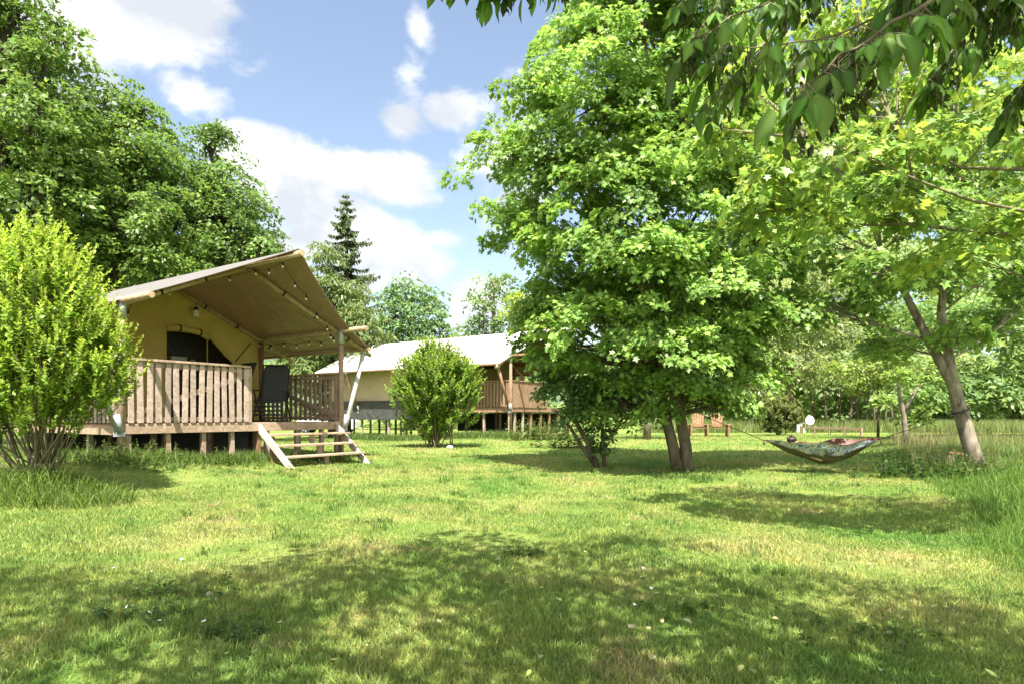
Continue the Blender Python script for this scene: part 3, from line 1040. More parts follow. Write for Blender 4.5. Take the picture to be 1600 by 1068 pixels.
# ------------------------------------------------------------------ folding recliner chairs
def make_chair(label, loc, rz):
    r = thing('folding_recliner', label, 'chair', loc, rz, 'black folding recliner chairs on the near deck')
    # local: seat faces -y, back leans to +y
    w = .27
    m = MB()
    cols, rows = 10, 14
    grid = []
    for i in range(rows + 1):
        t = i / rows
        y = .20 + .26 * t; z = .44 + .76 * t
        ww = w * (1 - .06 * t) * (1 if t < .9 else 1 - (t - .9) * 1.6)
        grid.append([(ww * (2 * j / cols - 1), y + .03 * (1 - (2 * j / cols - 1) ** 2), z) for j in range(cols + 1)])
    quad_strip(m, grid)
    b = m.build('backrest', M['mesh_black'], r)
    sd = b.modifiers.new('thick', 'SOLIDIFY'); sd.thickness = .022
    m = MB()
    grid = []
    for i in range(9):
        t = i / 8
        grid.append([(w * (2 * j / 8 - 1), -.30 + .50 * t, .46 - .02 * math.sin(math.pi * t) - .012 * (1 - (2 * j / 8 - 1) ** 2)) for j in range(9)])
    quad_strip(m, grid)
    s = m.build('seat', M['mesh_black'], r); sd = s.modifiers.new('thick', 'SOLIDIFY'); sd.thickness = .016
    m = MB()
    for k in range(4):
        m.tube([(-w, -.32 - .02 * k, .40 - .085 * k), (w, -.32 - .02 * k, .40 - .085 * k)], .022, 6)
    m.build('foot_webbing', M['mesh_black'], r)
    m = MB()
    for sx in (-1, 1):
        m.tube([(sx * w, .18, .40), (sx * w, .46, 1.2)], .014, 7)
        m.tube([(sx * w, -.32, .44), (sx * w, .22, .44)], .014, 7)
    m.tube([(-w, .462, 1.205), (w, .462, 1.205)], .014, 7)
    m.build('frame', M['black'], r)
    for sx in (-1, 1):
        for (ya, yb) in ((-.34, .26), (.40, -.22)):
            m = MB(); m.tube([(sx * (w + .03), ya, .012), (sx * (w + .03), yb, .62)], .014, 7); m.build('leg', M['black'], r)
        m = MB(); m.bar((sx * (w + .04), -.28, .645), (sx * (w + .04), .24, .655), .05, .03); m.build('armrest', M['black'], r, bevel=.008)
    for y in (-.33, .39):
        m = MB()
        m.tube([(-w - .03, y, .02), (w + .03, y, .02)], .013, 7)
        m.build('stretcher', M['black'], r)
    return r


def loc1(s, q, z=0):
    p = Vector((C1[0], C1[1], Z1)) + D1 * s + DD * q
    return Vector((p.x, p.y, Z1 + z))


ch = make_chair('black high back folding recliner standing clear in the porch opening', loc1(3.36, .95, 0), math.radians(8))
ch2 = copy_thing(ch, loc1(2.62, 1.35, 0), math.radians(-38), 'black folding recliner mostly hidden behind the front railing slats')

# string lights under the porch roof
def string_lights():
    half = W1 / 2; pl = 1.95; ri = 1.00
    root = thing('string_lights', 'dark cable of small round bulbs looped under the taupe porch roof', 'string lights', loc1(0, 0), ANG)
    paths = [[(half + .05, -.95, pl + ri - .12), (half + .9, -.5, pl + ri - .52), (W1 - .45, -.1, pl + .02), (W1 - .15, .05, pl - .18)],
             [(W1 - .15, .05, pl - .18), (W1 - .12, .9, pl - .19), (W1 - .10, 1.8, pl - .17), (W1 - .12, 2.7, pl - .12)],
             [(.12, .05, pl - .12), (.5, 1.3, pl - .26), (.9, 2.0, pl - .05), (half - .9, 2.3, pl + ri - .56)],
             [(half - .9, 2.3, pl + ri - .56), (half - .2, 1.1, pl + ri - .18), (half + .02, -.2, pl + ri - .16), (half + .05, -.95, pl + ri - .12)]]
    cable = MB(); spots = []
    for pt in paths:
        pp = []
        for a, b in zip(pt[:-1], pt[1:]):
            for i in range(6):
                t = i / 6
                p = Vector(a).lerp(Vector(b), t); p.z -= .05 * math.sin(math.pi * t)
                pp.append(p)
            mid = Vector(a).lerp(Vector(b), .5); mid.z -= .05
            spots.append(mid); spots.append(Vector(b))
        pp.append(Vector(pt[-1]))
        cable.tube(pp, .005, 5, cap=False)
    cable.build('cable', M['black'], root)
    first = None
    for i, s in enumerate(spots):
        if first is None:
            m = MB(); m.ball((0, 0, -.075), .021, 10, 8, (1, 1, 1.15))
            first = m.build('bulb', M['glass'], root)
            m = MB(); m.tube([(0, 0, -.055), (0, 0, .0)], .016, 8)
            sock = m.build('socket', M['black'], first)
            first.location = s
        else:
            b = first.copy(); COL.objects.link(b); b.parent = root; b.location = s
            k = sock.copy(); COL.objects.link(k); k.parent = b


string_lights()


def lantern():
    half = W1 / 2
    s, q = half + .55, 2.72
    zr = 1.95 + 1.00 - .55 * 1.00 / half - .16
    r = thing('hanging_lantern', 'small glass lantern hanging from the inner rafter above the tent door', 'lantern', loc1(s, q, zr - .30), ANG)
    m = MB(); m.tube([(0, 0, .0), (0, 0, .03), (0, 0, .13), (0, 0, .15)], [.06, .07, .06, .04], 12); m.build('glass_shade', M['glass'], r)
    m = MB(); m.tube([(0, 0, .152), (0, 0, .20), (0, 0, .22)], [.055, .04, .012], 12); m.build('cap', M['black'], r)
    m = MB(); m.tube([(0, 0, .22), (0, 0, .33)], .006, 6); m.build('hook', M['black'], r)


lantern()


# kitchen shelf inside the doorway
def shelf():
    r = thing('kitchen_shelf', 'dim wooden kitchen shelf inside the doorway of the nearer tent', 'shelf', loc1(2.75, 3.62, 0), ANG)
    m = MB(); m.box((0, 0, 1.18), (1.6, .35, .03)); m.box((0, 0, .6), (1.6, .35, .03)); m.build('board', M['wood_brown'], r)
    for x in (-.78, .78):
        m = MB(); m.box((x, .0, .65), (.04, .33, 1.3)); m.build('upright', M['wood_brown'], r)
    for (ds, lab, k) in ((-.5, 'round pale cooking pot at the left end of the tent shelf', 0), (.05, 'square pale bread bin in the middle of the tent shelf', 1), (.42, 'small pale jug right of the bread bin on the shelf', 2)):
        p = loc1(2.75 + ds, 3.62, 1.197)
        m = MB()
        if k == 0: m.tube([(0, 0, 0), (0, 0, .02), (0, 0, .16), (0, 0, .17)], [.11, .14, .15, .13], 14)
        if k == 1: m.box((0, 0, .12), (.36, .22, .24)); m.box((0, -.113, .20), (.06, .006, .015))
        if k == 2: m.tube([(0, 0, 0), (0, 0, .10), (0, 0, .17), (0, 0, .2)], [.06, .08, .05, .055], 12); m.tube([(.07, 0, .05), (.12, 0, .08), (.12, 0, .13), (.06, 0, .16)], .01, 6)
        o = m.build(['cooking_pot', 'bread_bin', 'jug'][k], M['crock'], None, bevel=.01 if k == 1 else 0)
        o.location = p; o.rotation_euler = (0, 0, ANG)
        tag(o, lab, ['pot', 'bin', 'jug'][k])


shelf()


# ------------------------------------------------------------------ white car far beyond
def car():
    p = P(512, 676, 45)
    z = g1(p.x, p.y)
    r = thing('parked_car', 'white car parked far behind the nearer tent, seen through its deck railing', 'car', (p.x, p.y, z), math.radians(2))
    m = MB()
    prof = [(-2.1, .35), (-2.12, .75), (-1.95, .88), (-1.2, .95), (-.55, 1.42), (.85, 1.44), (1.75, .98), (2.08, .85), (2.12, .38), (1.9, .28), (-1.9, .28)]
    k = len(prof)
    vs = [(x, -.84 + (.12 if z_ > 1 else 0), z_) for x, z_ in prof] + [(x, .84 - (.12 if z_ > 1 else 0), z_) for x, z_ in prof]
    m.add(vs, [tuple(range(k)), tuple(range(2 * k - 1, k - 1, -1))] + [(i, i + k, (i + 1) % k + k, (i + 1) % k) for i in range(k)])
    m.build('body', M['carwhite'], r, bevel=.06)
    m = MB()
    for y in (-.79, .79):
        m.box((.15, y, 1.16), (1.5, .04, .32))
    m.build('side_window', M['carglass'], r)
    for x in (-1.32, 1.32):
        for y in (-.80, .80):
            m = MB(); m.tube([(x, y - .1, .31), (x, y + .1, .31)], .31, 20); w = m.build('wheel', M['tyre'], r)
            m = MB()
            s = -1 if y < 0 else 1
            for q in range(5):
                a = q * 2 * math.pi / 5
                m.bar((x, y + s * .105, .31), (x + .2 * math.cos(a), y + s * .105, .31 + .2 * math.sin(a)), .06, .02, up=(0, 1, 0))
            m.build('rim', M['zinc'], w)


car()


# ------------------------------------------------------------------ hammock and person
def hammock():
    A = P(1193, 687, 12.25); B = P(1376, 685, 12.1)
    mid = (A + B) / 2
    g = g1(mid.x, mid.y)
    root = thing('hammock', 'blue and grey patterned hammock with rust lining slung between the two maples', 'hammock', (mid.x, mid.y, g), 0)
    O = Vector((mid.x, mid.y, g))
    d = B - A
    side = Vector((-d.y, d.x, 0)).normalized()
    nt_, nv = 64, 40

    def pt(t, v, inset=0):
        w = math.sin(math.pi * min(max(t, 0), 1)) ** .75
        base = A + d * t
        sag = .44 * (math.sin(math.pi * t) ** 1.15) * (1 - .10 * math.sin(2 * math.pi * t))
        edge = .075 * math.sin(math.pi * t)
        depth = sag + (edge - sag) * abs(v) ** 1.7
        wid = (.33 * w + .006) * v * (1 + .08 * math.sin(9 * t + 2 * v))
        if v > 0: depth -= .05 * w * v * min(1, max(0, (t - .42) / .25))
        if v < 0 and t < .5: depth -= .03 * w * -v
        ple = .010 * math.sin(17 * v + 3 * math.sin(7 * t)) + .007 * math.sin(31 * v + 9 * t)
        rim = .018 * math.sin(19 * t + v) * abs(v) ** 3
        p = base + side * (wid + ple * .8 * w) - Vector((0, 0, depth)) + Vector((0, 0, (.010 * math.sin(23 * t + 5 * v) + ple + rim) * w))
        return p + Vector((0, 0, inset)) - O

    for nm, ins, mt in (('fabric', 0, M['hammock']), ('lining', .012, M['rust'])):
        mb = MB()
        grid = [[pt(i / nt_, (2 * j / nv - 1) * (1 if ins == 0 else .985), ins) for j in range(nv + 1)] for i in range(nt_ + 1)]
        quad_strip(mb, grid)
        o = mb.build(nm, mt, root)
        at = o.data.attributes.new('across', 'FLOAT', 'POINT')
        at.data.foreach_set('value', np.tile(np.abs(2 * np.arange(nv + 1) / nv - 1) * .85, nt_ + 1).astype(np.float32))
    # woven straps out to the trunks
    for a, b in ((A, P(1062, 632, 12.45)), (B, P(1503, 641, 12.0))):
        m = MB(); m.tube([a - O, (a.lerp(b, .5) - Vector((0, 0, .015))) - O, b - O], .007, 6); m.build('strap', M['black'], root)
        m = MB(); m.tube([a - O, a - O + Vector((.015, 0, -.09))], .014, 6); m.build('buckle', M['rust'], root)
    c = P(1500, 641, 12.0) - O
    m = MB()
    m.tube([c + Vector((.150 * math.cos(a), .140 * math.sin(a), .05 * math.cos(a))) for a in [i * 2 * math.pi / 20 for i in range(21)]], .014, 5, cap=False)
    m.build('trunk_loop', M['black'], root)
    # a person lying inside: one skinned body
    pr = thing('person', 'person lying back in the hammock with only dark hair showing', 'person', O, 0)
    joints = []; edges = []; rad = []

    def J(t, v, up, r, par):
        joints.append(pt(t, v) + Vector((0, 0, up))); rad.append(r)
        if par is not None: edges.append((par, len(joints) - 1))
        return len(joints) - 1
    pel = J(.56, 0, .11, .10, None)
    sp = J(.47, 0, .12, .095, pel); chs = J(.38, 0, .13, .11, sp); nk = J(.305, -.05, .17, .048, chs)
    hd = J(.262, -.05, .19, .074, nk); hd2 = J(.243, -.05, .245, .062, hd)
    for sv in (-1, 1):
        sh = J(.37, sv * .34, .10, .045, chs); el = J(.47, sv * .42, .07, .035, sh); wr = J(.55, sv * .24, .08, .024, el); J(.585, sv * .13, .12, .020, wr)
        hp = J(.60, sv * .22, .10, .075, pel); kn = J(.73, sv * .16, .06, .048, hp); an = J(.83, sv * .10, .045, .034, kn); J(.855, sv * .10, .06, .026, an)
    me = bpy.data.meshes.new('body')
    me.from_pydata([tuple(j) for j in joints], edges, [])
    me.materials.append(M['skin'])
    o = bpy.data.objects.new('body', me); link(o, pr)
    sk = o.modifiers.new('skin', 'SKIN')
    for i, s in enumerate(me.skin_vertices[0].data):
        s.radius = (rad[i], rad[i])
    me.skin_vertices[0].data[0].use_root = True
    o.modifiers.new('sub', 'SUBSURF').render_levels = 2
    m = MB()
    H = joints[hd2]
    m.ball(H + Vector((.0, 0, .010)), .080, 14, 10, (1.15, .95, .85))
    for k in range(40):
        a = random.uniform(0, 6.28); e = random.uniform(.1, 1.4)
        v = Vector((math.cos(a) * math.cos(e), math.sin(a) * math.cos(e), math.sin(e)))
        m.tube([H + v * .075, H + v * .100 + Vector((random.uniform(-.03, .03), 0, random.uniform(-.02, .02)))], [.012, .003], 4)
    m.build('hair', M['hair'], pr)


hammock()


# ------------------------------------------------------------------ small far things
def garden_seat():
    p = P(1108, 682, 29)
    z = g1(p.x, p.y)
    r = thing('garden_bench', 'weathered double garden seat with two fan backs on the far lawn', 'bench', (p.x, p.y, z), math.radians(-6))
    for x in (-.42, .42):
        m = MB()
        for k in range(5):
            o = (k - 2) * .105
            m.bar((x + o * .72, .28, .40), (x + o * 1.15, .45, 1.02 + .04 * math.cos(o * 8)), .09, .022, up=(0, 1, 0))
        m.build('backrest', M['wood_brown'], r)
        m = MB()
        for k in range(4): m.box((x, -.22 + k * .12, .40 + .004 * k), (.56, .10, .024))
        m.build('seat', M['wood_brown'], r)
    m = MB(); m.box((0, 0, .565), (2.0, .42, .03)); m.build('armrest', M['wood_brown'], r)
    for x in (-.82, -.1, .82):
        m = MB(); m.bar((x, -.2, 0), (x, -.2, .55), .10, .08, up=(1, 0, 0)); m.build('leg', M['wood_brown'], r)
        m = MB(); m.bar((x, .28, 0), (x, .28, .55), .10, .08, up=(1, 0, 0)); m.build('leg', M['wood_brown'], r)


garden_seat()


def dish():
    p = P(1264, 676, 36)
    z = g1(p.x, p.y)
    r = thing('satellite_dish', 'white round satellite dish on a mast beyond the lawn', 'satellite dish', (p.x, p.y, z))
    m = MB(); m.tube([(0, 0, 0), (0, 0, .62)], .03, 8); m.build('mast', M['zinc'], r)
    m = MB()
    grid = []
    for i in range(7):
        t = i / 6 * .27
        grid.append([(t * .92 * math.cos(a), -.05 - .55 * (t ** 2) - .02, .68 + t * math.sin(a)) for a in [j * 2 * math.pi / 20 for j in range(21)]])
    quad_strip(m, grid)
    b = m.build('reflector', M['white'], r); b.modifiers.new('t', 'SOLIDIFY').thickness = .02
    m = MB(); m.tube([(0, -.03, .44), (0, -.22, .47), (0, -.25, .52)], .008, 6); m.build('feed_arm', M['black'], r)
    p = P(1250, 678, 36); z = g1(p.x, p.y)
    q = thing('meter_box', 'small pale utility box left of the satellite dish', 'box', (p.x, p.y, z))
    m = MB(); m.box((0, 0, .26), (.5, .36, .52)); m.build('cabinet', M['white'], q, bevel=.02)
    m = MB(); m.box((0, 0, .54), (.56, .42, .04)); m.build('lid', M['zinc'], q)


dish()


def low_fence():
    a = P(1252, 676, 34); b = P(1346, 676, 30)
    r = thing('low_rail_fence', 'low brown rail fence in rough grass behind the hammock', 'fence', (a.x, a.y, g1(a.x, a.y)))
    n = 4
    prev = None
    for i in range(n + 1):
        p = a.lerp(b, i / n); z = g1(p.x, p.y)
        q = Vector((p.x - a.x, p.y - a.y, z - r.location.z))
        m = MB(); m.bar(q, q + Vector((0, 0, .42)), .09, .09, up=(1, 0, 0)); m.build('post', M['wood'], r)
        if prev is not None:
            m = MB(); m.bar(prev + Vector((0, 0, .34)), q + Vector((0, 0, .34)), .07, .12); m.build('rail', M['wood'], r)
        prev = q


low_fence()


def stake_frame():
    a = P(1482, 724, 12.6)
    r = thing('timber_trestle', 'small brown timber trestle half hidden in tall grass left of the leaning trunk', 'trestle', (a.x, a.y, g1(a.x, a.y)))
    m = MB(); m.bar((0, 0, 0), (.02, 0, .42), .05, .05, up=(1, 0, 0)); m.build('leg', M['wood_brown'], r)
    m = MB(); m.bar((.32, -.05, 0), (.33, -.05, .36), .05, .05, up=(1, 0, 0)); m.build('leg', M['wood_brown'], r)
    m = MB(); m.bar((.0, 0, .41), (.36, -.05, .37), .08, .04); m.build('top_bar', M['wood_brown'], r)
    m = MB(); m.bar((.33, -.05, .2), (.62, -.1, .12), .05, .08); m.build('side_board', M['wood_brown'], r)


stake_frame()


def stone():
    p = P(703, 690, 18.5)
    m = MB(); m.ball((0, 0, .03), .085, 9, 6, (1.3, .8, .7))
    for i, v in enumerate(m.v):
        m.v[i] = tuple(c * (1 + .12 * math.sin(i * 2.3)) for c in v)
    o = m.build('stone', M['crock']); o.location = (p.x, p.y, g1(p.x, p.y))
    tag(o, 'pale stone at the foot of the middle shrub', 'stone')


stone()

# ------------------------------------------------------------------ trees
def gbase(px, Y, dz=0):
    x = (px - 800) / F * Y
    return Vector((x, Y, g1(x, Y) + dz))


# the central maple
b0 = gbase(1066, 12.4, -.06)
sR = [b0 + Vector((.09, 0, 0)), P(1071, 695, 12.4), P(1063, 650, 12.4), P(1048, 560, 12.4), P(1040, 450, 12.45), P(1022, 320, 12.5), P(1010, 180, 12.5), P(1005, 20, 12.5), P(1005, -120, 12.5)]
sL = [b0 + Vector((-.06, .02, 0)), P(1052, 698, 12.45), P(1040, 650, 12.5), P(1028, 570, 12.6), P(1000, 470, 12.8), P(960, 370, 12.9), P(935, 250, 13.0)]
tree('maple_tree', 'tall maple with a twin trunk standing in the middle of the lawn', 'tree', b0,
     [(sR, [.15, .115, .105, .10, .095, .085, .07, .05, .03]), (sL, [.14, .11, .10, .095, .085, .06, .03])],
     [(1000, 20, 150, 0), (915, 60, 80, .3), (1110, 60, 120, .3), (850, 160, 68, 0), (950, 165, 125, -.7), (1080, 190, 130, -.5),
      (800, 262, 72, .1), (880, 275, 95, -.6), (1000, 300, 120, -1.1), (1120, 310, 110, -.7), (1180, 220, 90, .6),
      (820, 365, 70, .2, .8), (900, 400, 95, -.7), (1010, 430, 110, -1.3), (1110, 440, 105, -.8), (1190, 420, 80, .4),
      (865, 465, 60, .4, .8), (920, 520, 80, -.9, .9), (850, 535, 48, .2, .8), (838, 492, 42, .3, .8), (872, 560, 42, 0, .8), (900, 575, 44, .2, .8), (1030, 540, 95, -1.0, .9), (1120, 550, 85, -.2, .9), (1170, 580, 60, .4, .8), (960, 600, 60, .3, .8), (1085, 620, 55, .5, .7), (1170, 510, 70, .2),
      (1000, 605, 55, .2, .7), (1062, 598, 48, -.7, .7), (1115, 615, 50, -.2, .7), (1155, 632, 36, .2, .7), (930, 635, 46, .5, .7), (1030, 636, 30, -.4, .6), (1000, -110, 120, 0), (1010, 250, 120, .9), (960, 480, 110, 1.0), (1100, 500, 100, 1.0)],
     None, 'bark', bough=.34, per=84, size=.098, tmpl=T_MAPLE, col=(.098, .168, .024), fill=.95, limb_r=.055, twigs=2, sag=.45)

# small multi-stem tree under the maple's left side
b1 = gbase(935, 13.0, -.05)
tree('spindly_tree', 'small spindly multi stemmed tree left of the twin trunk maple', 'tree', b1,
     [([b1, P(918, 690, 13), P(898, 655, 13.1), P(880, 620, 13.1)], [.07, .055, .045, .02]),
      ([b1 + Vector((.02, 0, 0)), P(908, 695, 13), P(892, 668, 13), P(868, 640, 13)], [.05, .04, .03, .012]),
      ([b1 + Vector((.14, .05, 0)), P(942, 690, 13), P(940, 650, 13), P(950, 610, 13)], [.05, .04, .03, .012])],
     [(880, 610, 45, 0), (930, 625, 50, 0), (965, 640, 42, .2), (905, 660, 36, -.2), (945, 680, 26, .1), (850, 590, 26, 0), (985, 655, 26, .3), (943, 700, 14, 0)],
     None, 'bark', bough=.24, per=46, size=.085, tmpl=T_ROUND, col=(.055, .105, .020), fill=.9, limb_r=.022)

# the leaning forked tree holding the hammock's right strap
b2 = gbase(1532, 12.0, -.08)
tree('leaning_tree', 'leaning forked tree with pale bark at the right edge of the lawn', 'tree', b2,
     [([b2, P(1518, 700, 12), P(1500, 640, 12), P(1490, 600, 12), P(1450, 530, 12.1), P(1415, 460, 12.2), P(1378, 395, 12.3), P(1350, 310, 12.4)], [.175, .135, .125, .108, .078, .064, .048, .022]),
      ([P(1492, 610, 12), P(1484, 560, 11.95), P(1470, 490, 11.9), P(1480, 400, 11.9), P(1500, 280, 11.9)], [.10, .08, .072, .05, .022])],
     [(1370, 330, 95, .3), (1290, 390, 80, .6), (1240, 480, 60, 1.0, .8), (1300, 500, 70, 1.2, .8), (1450, 260, 110, 0), (1560, 300, 100, .4), (1400, 440, 70, 1.0, .8), (1550, 430, 90, .8), (1620, 480, 80, .8),
      (1330, 240, 90, .8), (1220, 330, 80, 1.2), (1480, 130, 130, .6), (1350, 120, 120, 1.0), (1250, 200, 100, 1.4), (1620, 180, 120, .5), (1560, 520, 60, 1.0), (1390, 545, 50, 1.3, .7), (1430, 350, 70, -.9, .7), (1480, 430, 60, -.9, .7), (1540, 380, 70, -.7), (1370, 420, 50, -.8, .7), (1500, 520, 40, -.6, .6), (1600, 400, 90, -.6)],
     None, 'bark_grey', bough=.38, per=52, size=.12, tmpl=T_MAPLE, col=(.092, .155, .024), fill=.8, limb_r=.026, sag=.45)

# nearer maple whose boughs reach in from the right edge of the picture
b3 = Vector((7.1, 5.6, g1(7.1, 5.6) - .05))
tree('reaching_maple', 'maple outside the right edge whose sunlit branches reach across', 'tree', b3,
     [([b3, b3 + Vector((-.1, 0, 1.6)), b3 + Vector((-.25, .1, 3.2)), b3 + Vector((-.5, .2, 5.2)), b3 + Vector((-.6, .2, 7.2))], [.2, .17, .14, .09, .03]),
      ([b3 + Vector((-.2, .1, 2.3)), P(1640, 372, 5.7), P(1520, 362, 5.8), P(1420, 350, 5.9), P(1330, 352, 6.0), P(1265, 330, 6.1)], [.035, .020, .017, .015, .011, .005]),
      ([b3 + Vector((-.25, .1, 2.6)), P(1600, 330, 5.2), P(1512, 312, 5.3), P(1430, 280, 5.4), P(1340, 240, 5.5), P(1260, 215, 5.6)], [.03, .014, .011, .009, .007, .003]),
      ([b3 + Vector((-.3, .1, 3.2)), P(1600, 265, 5.6), P(1500, 262, 5.6), P(1400, 205, 5.7)], [.035, .018, .012, .004])],
     [(1280, 345, 45, .4, .5), (1380, 330, 60, .3, .5), (1480, 400, 45, .2, .5), (1560, 350, 60, 0, .5), (1300, 250, 60, .1, .5), (1420, 250, 75, 0, .6), (1540, 220, 85, 0, .6),
      (1240, 180, 55, .4, .6), (1360, 160, 80, .3, .6), (1480, 120, 90, 0, .6), (1610, 130, 90, 0), (1200, 275, 40, .5, .5), (1640, 300, 80, 0), (1700, 200, 100, 0), (1760, 60, 140, .3), (1620, 0, 120, .4), (1480, -40, 100, .5), (1180, 330, 34, .6, .5),
      (1120, 210, 40, .9, .5), (1290, 60, 80, .8, .7), (1400, 20, 90, .8, .7), (1300, -60, 100, .8), (1160, 120, 50, .9, .6)],
     None, 'twig', bough=.34, per=44, size=.092, tmpl=T_MAPLE, col=(.105, .165, .022), fill=.72, limb_r=.014, twigs=2.5, sag=.5, yellow=.4)

# tall trees behind the nearer tent
tA = gbase(-20, 19, -.1)
tree('tall_ash_tree', 'tallest leafy tree at the far left, rising out of the top of the picture', 'tree', tA,
     [([tA, P(-10, 450, 19), P(0, 250, 19), P(10, 50, 19), P(10, -120, 19)], [.35, .28, .2, .12, .04])],
     [(30, 40, 75, 0), (70, 110, 65, -.5), (-20, 130, 90, 0), (60, 190, 80, -1), (0, 250, 100, -.6), (100, 260, 60, -.4), (-80, 200, 120, 0), (20, -60, 90, 0), (60, 330, 80, -1), (-60, 350, 120, -.6), (95, 60, 34, -.2), (-60, 30, 90, 0), (20, 430, 90, .5), (-80, 480, 120, 0), (20, 180, 100, 1.5), (60, 290, 100, 1.8), (0, 380, 120, 1.6), (40, 80, 70, 1.2)],
     None, 'bark_dark', bough=.55, per=66, size=.17, tmpl=T_SIMPLE, col=(.070, .120, .017), fill=1.05, limb_r=.08)
tB = gbase(190, 21, -.1)
tree('broad_hazel_tree', 'broad bright green tree behind the left end of the taupe tent roof', 'tree', tB,
     [([tB, P(180, 470, 21), P(175, 330, 21), P(170, 200, 21)], [.3, .24, .16, .05])],
     [(165, 165, 58, 0), (225, 185, 42, .3), (120, 220, 65, -.5), (200, 250, 72, -.8), (150, 320, 80, -1), (240, 270, 50, .2), (230, 350, 75, -1.2), (90, 400, 80, -1), (170, 420, 85, -1), (260, 430, 70, -.6), (60, 320, 60, -.5), (140, 500, 90, .5), (255, 215, 22, .2), (190, 300, 110, 1.6), (120, 380, 120, 1.8), (230, 420, 100, 1.5), (150, 230, 70, 1.2)],
     None, 'bark_dark', bough=.52, per=68, size=.16, tmpl=T_SIMPLE, col=(.073, .124, .017), fill=1.1, limb_r=.08)
tC = gbase(350, 23, -.1)
tree('dense_beech_tree', 'dense dark green tree behind the ridge of the taupe tent', 'tree', tC,
     [([tC, P(345, 480, 23), P(340, 350, 23), P(330, 240, 23)], [.3, .24, .16, .05])],
     [(320, 225, 42, 0), (300, 280, 55, -.4), (355, 290, 50, 0), (330, 345, 65, -.9), (395, 330, 44, 0), (270, 350, 55, -.5), (385, 390, 58, -.6), (310, 420, 75, -1), (420, 375, 26, 0), (250, 430, 60, -.5), (400, 450, 60, .2), (340, 500, 80, .5), (420, 410, 26, 0), (345, 210, 20, 0), (320, 330, 90, 1.5), (340, 420, 100, 1.6), (270, 480, 90, 1.5), (390, 400, 50, 1.0)],
     None, 'bark_dark', bough=.52, per=68, size=.155, tmpl=T_SIMPLE, col=(.064, .112, .017), fill=1.1, limb_r=.08)
tD = gbase(-330, 17, -.1)
tree('side_tree', 'leafy tree beyond the left edge of the picture', 'tree', tD,
     [([tD, tD + Vector((0, 0, 4)), tD + Vector((.3, 0, 9))], [.3, .2, .05])],
     [(-300, 200, 160, 0), (-220, 380, 130, 0), (-380, 420, 150, 0)],
     None, 'bark_dark', bough=.8, per=40, size=.24, tmpl=T_SIMPLE, col=(.055, .11, .02), fill=.8, limb_r=.08)


# conifer
def conifer(label, base, ptop, w0):
    root = thing('spruce_tree', label, 'tree', base)
    H = ptop.z - base.z
    mb = MB()
    mb.tube([(0, 0, 0), (.0, 0, H * .5), (0.05, 0, H)], [.30, .18, .02], 8)
    pos, ax, nr, sz = [], [], [], []
    n_lay = 34
    for i in range(n_lay):
        t = i / (n_lay - 1)
        z = H * (.12 + .87 * t)
        L0 = w0 * (1 - t) ** .8 + .2
        nb = 7 if t < .85 else 5
        for k in range(nb):
            a = rng.uniform(0, 2 * np.pi)
            ln = L0 * rng.uniform(.45, 1.15)
            d = np.array([math.cos(a), math.sin(a), 0])
            pts = []
            for s in np.linspace(0, 1, 6):
                pts.append(np.array([0, 0, z]) + d * ln * s + np.array([0, 0, -.32 * ln * s + .34 * ln * s * s * s]))
            mb.tube([Vector(p) for p in pts], [.03, .025, .02, .015, .01, .005], 4, cap=False)
            m = int(16 + 40 * ln)
            s = rng.uniform(.12, 1, m)
            base_p = np.array([np.interp(s, np.linspace(0, 1, 6), [p[j] for p in pts]) for j in range(3)]).T
            side = np.array([-d[1], d[0], 0])
            sg = rng.choice([-1, 1], m)
            pos.append(base_p + side * (rng.normal(0, .05, m))[:, None])
            ax.append(d * .35 + side * (sg * rng.uniform(.2, .9, m))[:, None] + np.array([0, 0, -1.]) * rng.uniform(.2, 1.0, m)[:, None])
            nr.append(np.array([0, 0, 1.]) * .6 + rng.normal(size=(m, 3)) * .5)
            sz.append(rng.uniform(.22, .48, m) * (1 - .5 * s) * (.5 + .5 * min(1, ln)))
    pos = np.concatenate(pos); ax = np.concatenate(ax); nr = np.concatenate(nr); sz = np.concatenate(sz)
    V, tf = place_leaves(T_NEEDLE, pos, ax, nr, sz)
    c = np.array([.085, .118, .045]) * rng.uniform(.7, 1.45, len(pos))[:, None]
    mb.build('trunk', M['bark_dark'], root)
    np_mesh('crown', V, tf, len(pos), c, M['needle'], root)


conifer('tall dark spruce with drooping branches between the two tents', gbase(541, 36, -.1), P(536, 302, 36), 3.7)

tE = gbase(520, 31, -.1)
tree('olive_willow_tree', 'dull olive willow in front of the spruce, behind the porch roof edge', 'tree', tE,
     [([tE, P(520, 560, 31), P(520, 450, 31)], [.25, .18, .05])],
     [(512, 410, 26, 0, 1.4), (505, 450, 34, 0, 1.3), (540, 470, 36, 0, 1.2), (490, 500, 40, 0), (560, 510, 40, 0), (525, 530, 48, -.5), (470, 540, 40, 0), (500, 580, 55, 0), (450, 570, 36, 0), (585, 525, 26, 0)],
     None, 'bark_dark', bough=.55, per=60, size=.24, tmpl=T_NEEDLE, col=(.075, .110, .022), fill=1.1, limb_r=.07, droop=.6, sag=.7, var=.15)
tF = gbase(640, 52, -.1)
tree('round_oak_tree', 'rounded green tree standing behind the cream tent roof', 'tree', tF,
     [([tF, P(640, 560, 52), P(640, 470, 52)], [.5, .35, .08])],
     [(640, 462, 34, 0), (612, 478, 26, 0), (668, 478, 26, 0), (640, 500, 42, -1), (600, 520, 36, -1), (680, 515, 34, -1), (640, 550, 50, -1), (710, 540, 30, -.5), (580, 550, 36, -.5)],
     None, 'bark_dark', bough=1.0, per=52, size=.36, tmpl=T_SIMPLE, col=(.072, .125, .030), fill=1.1, limb_r=.12)
tG = gbase(770, 56, -.1)
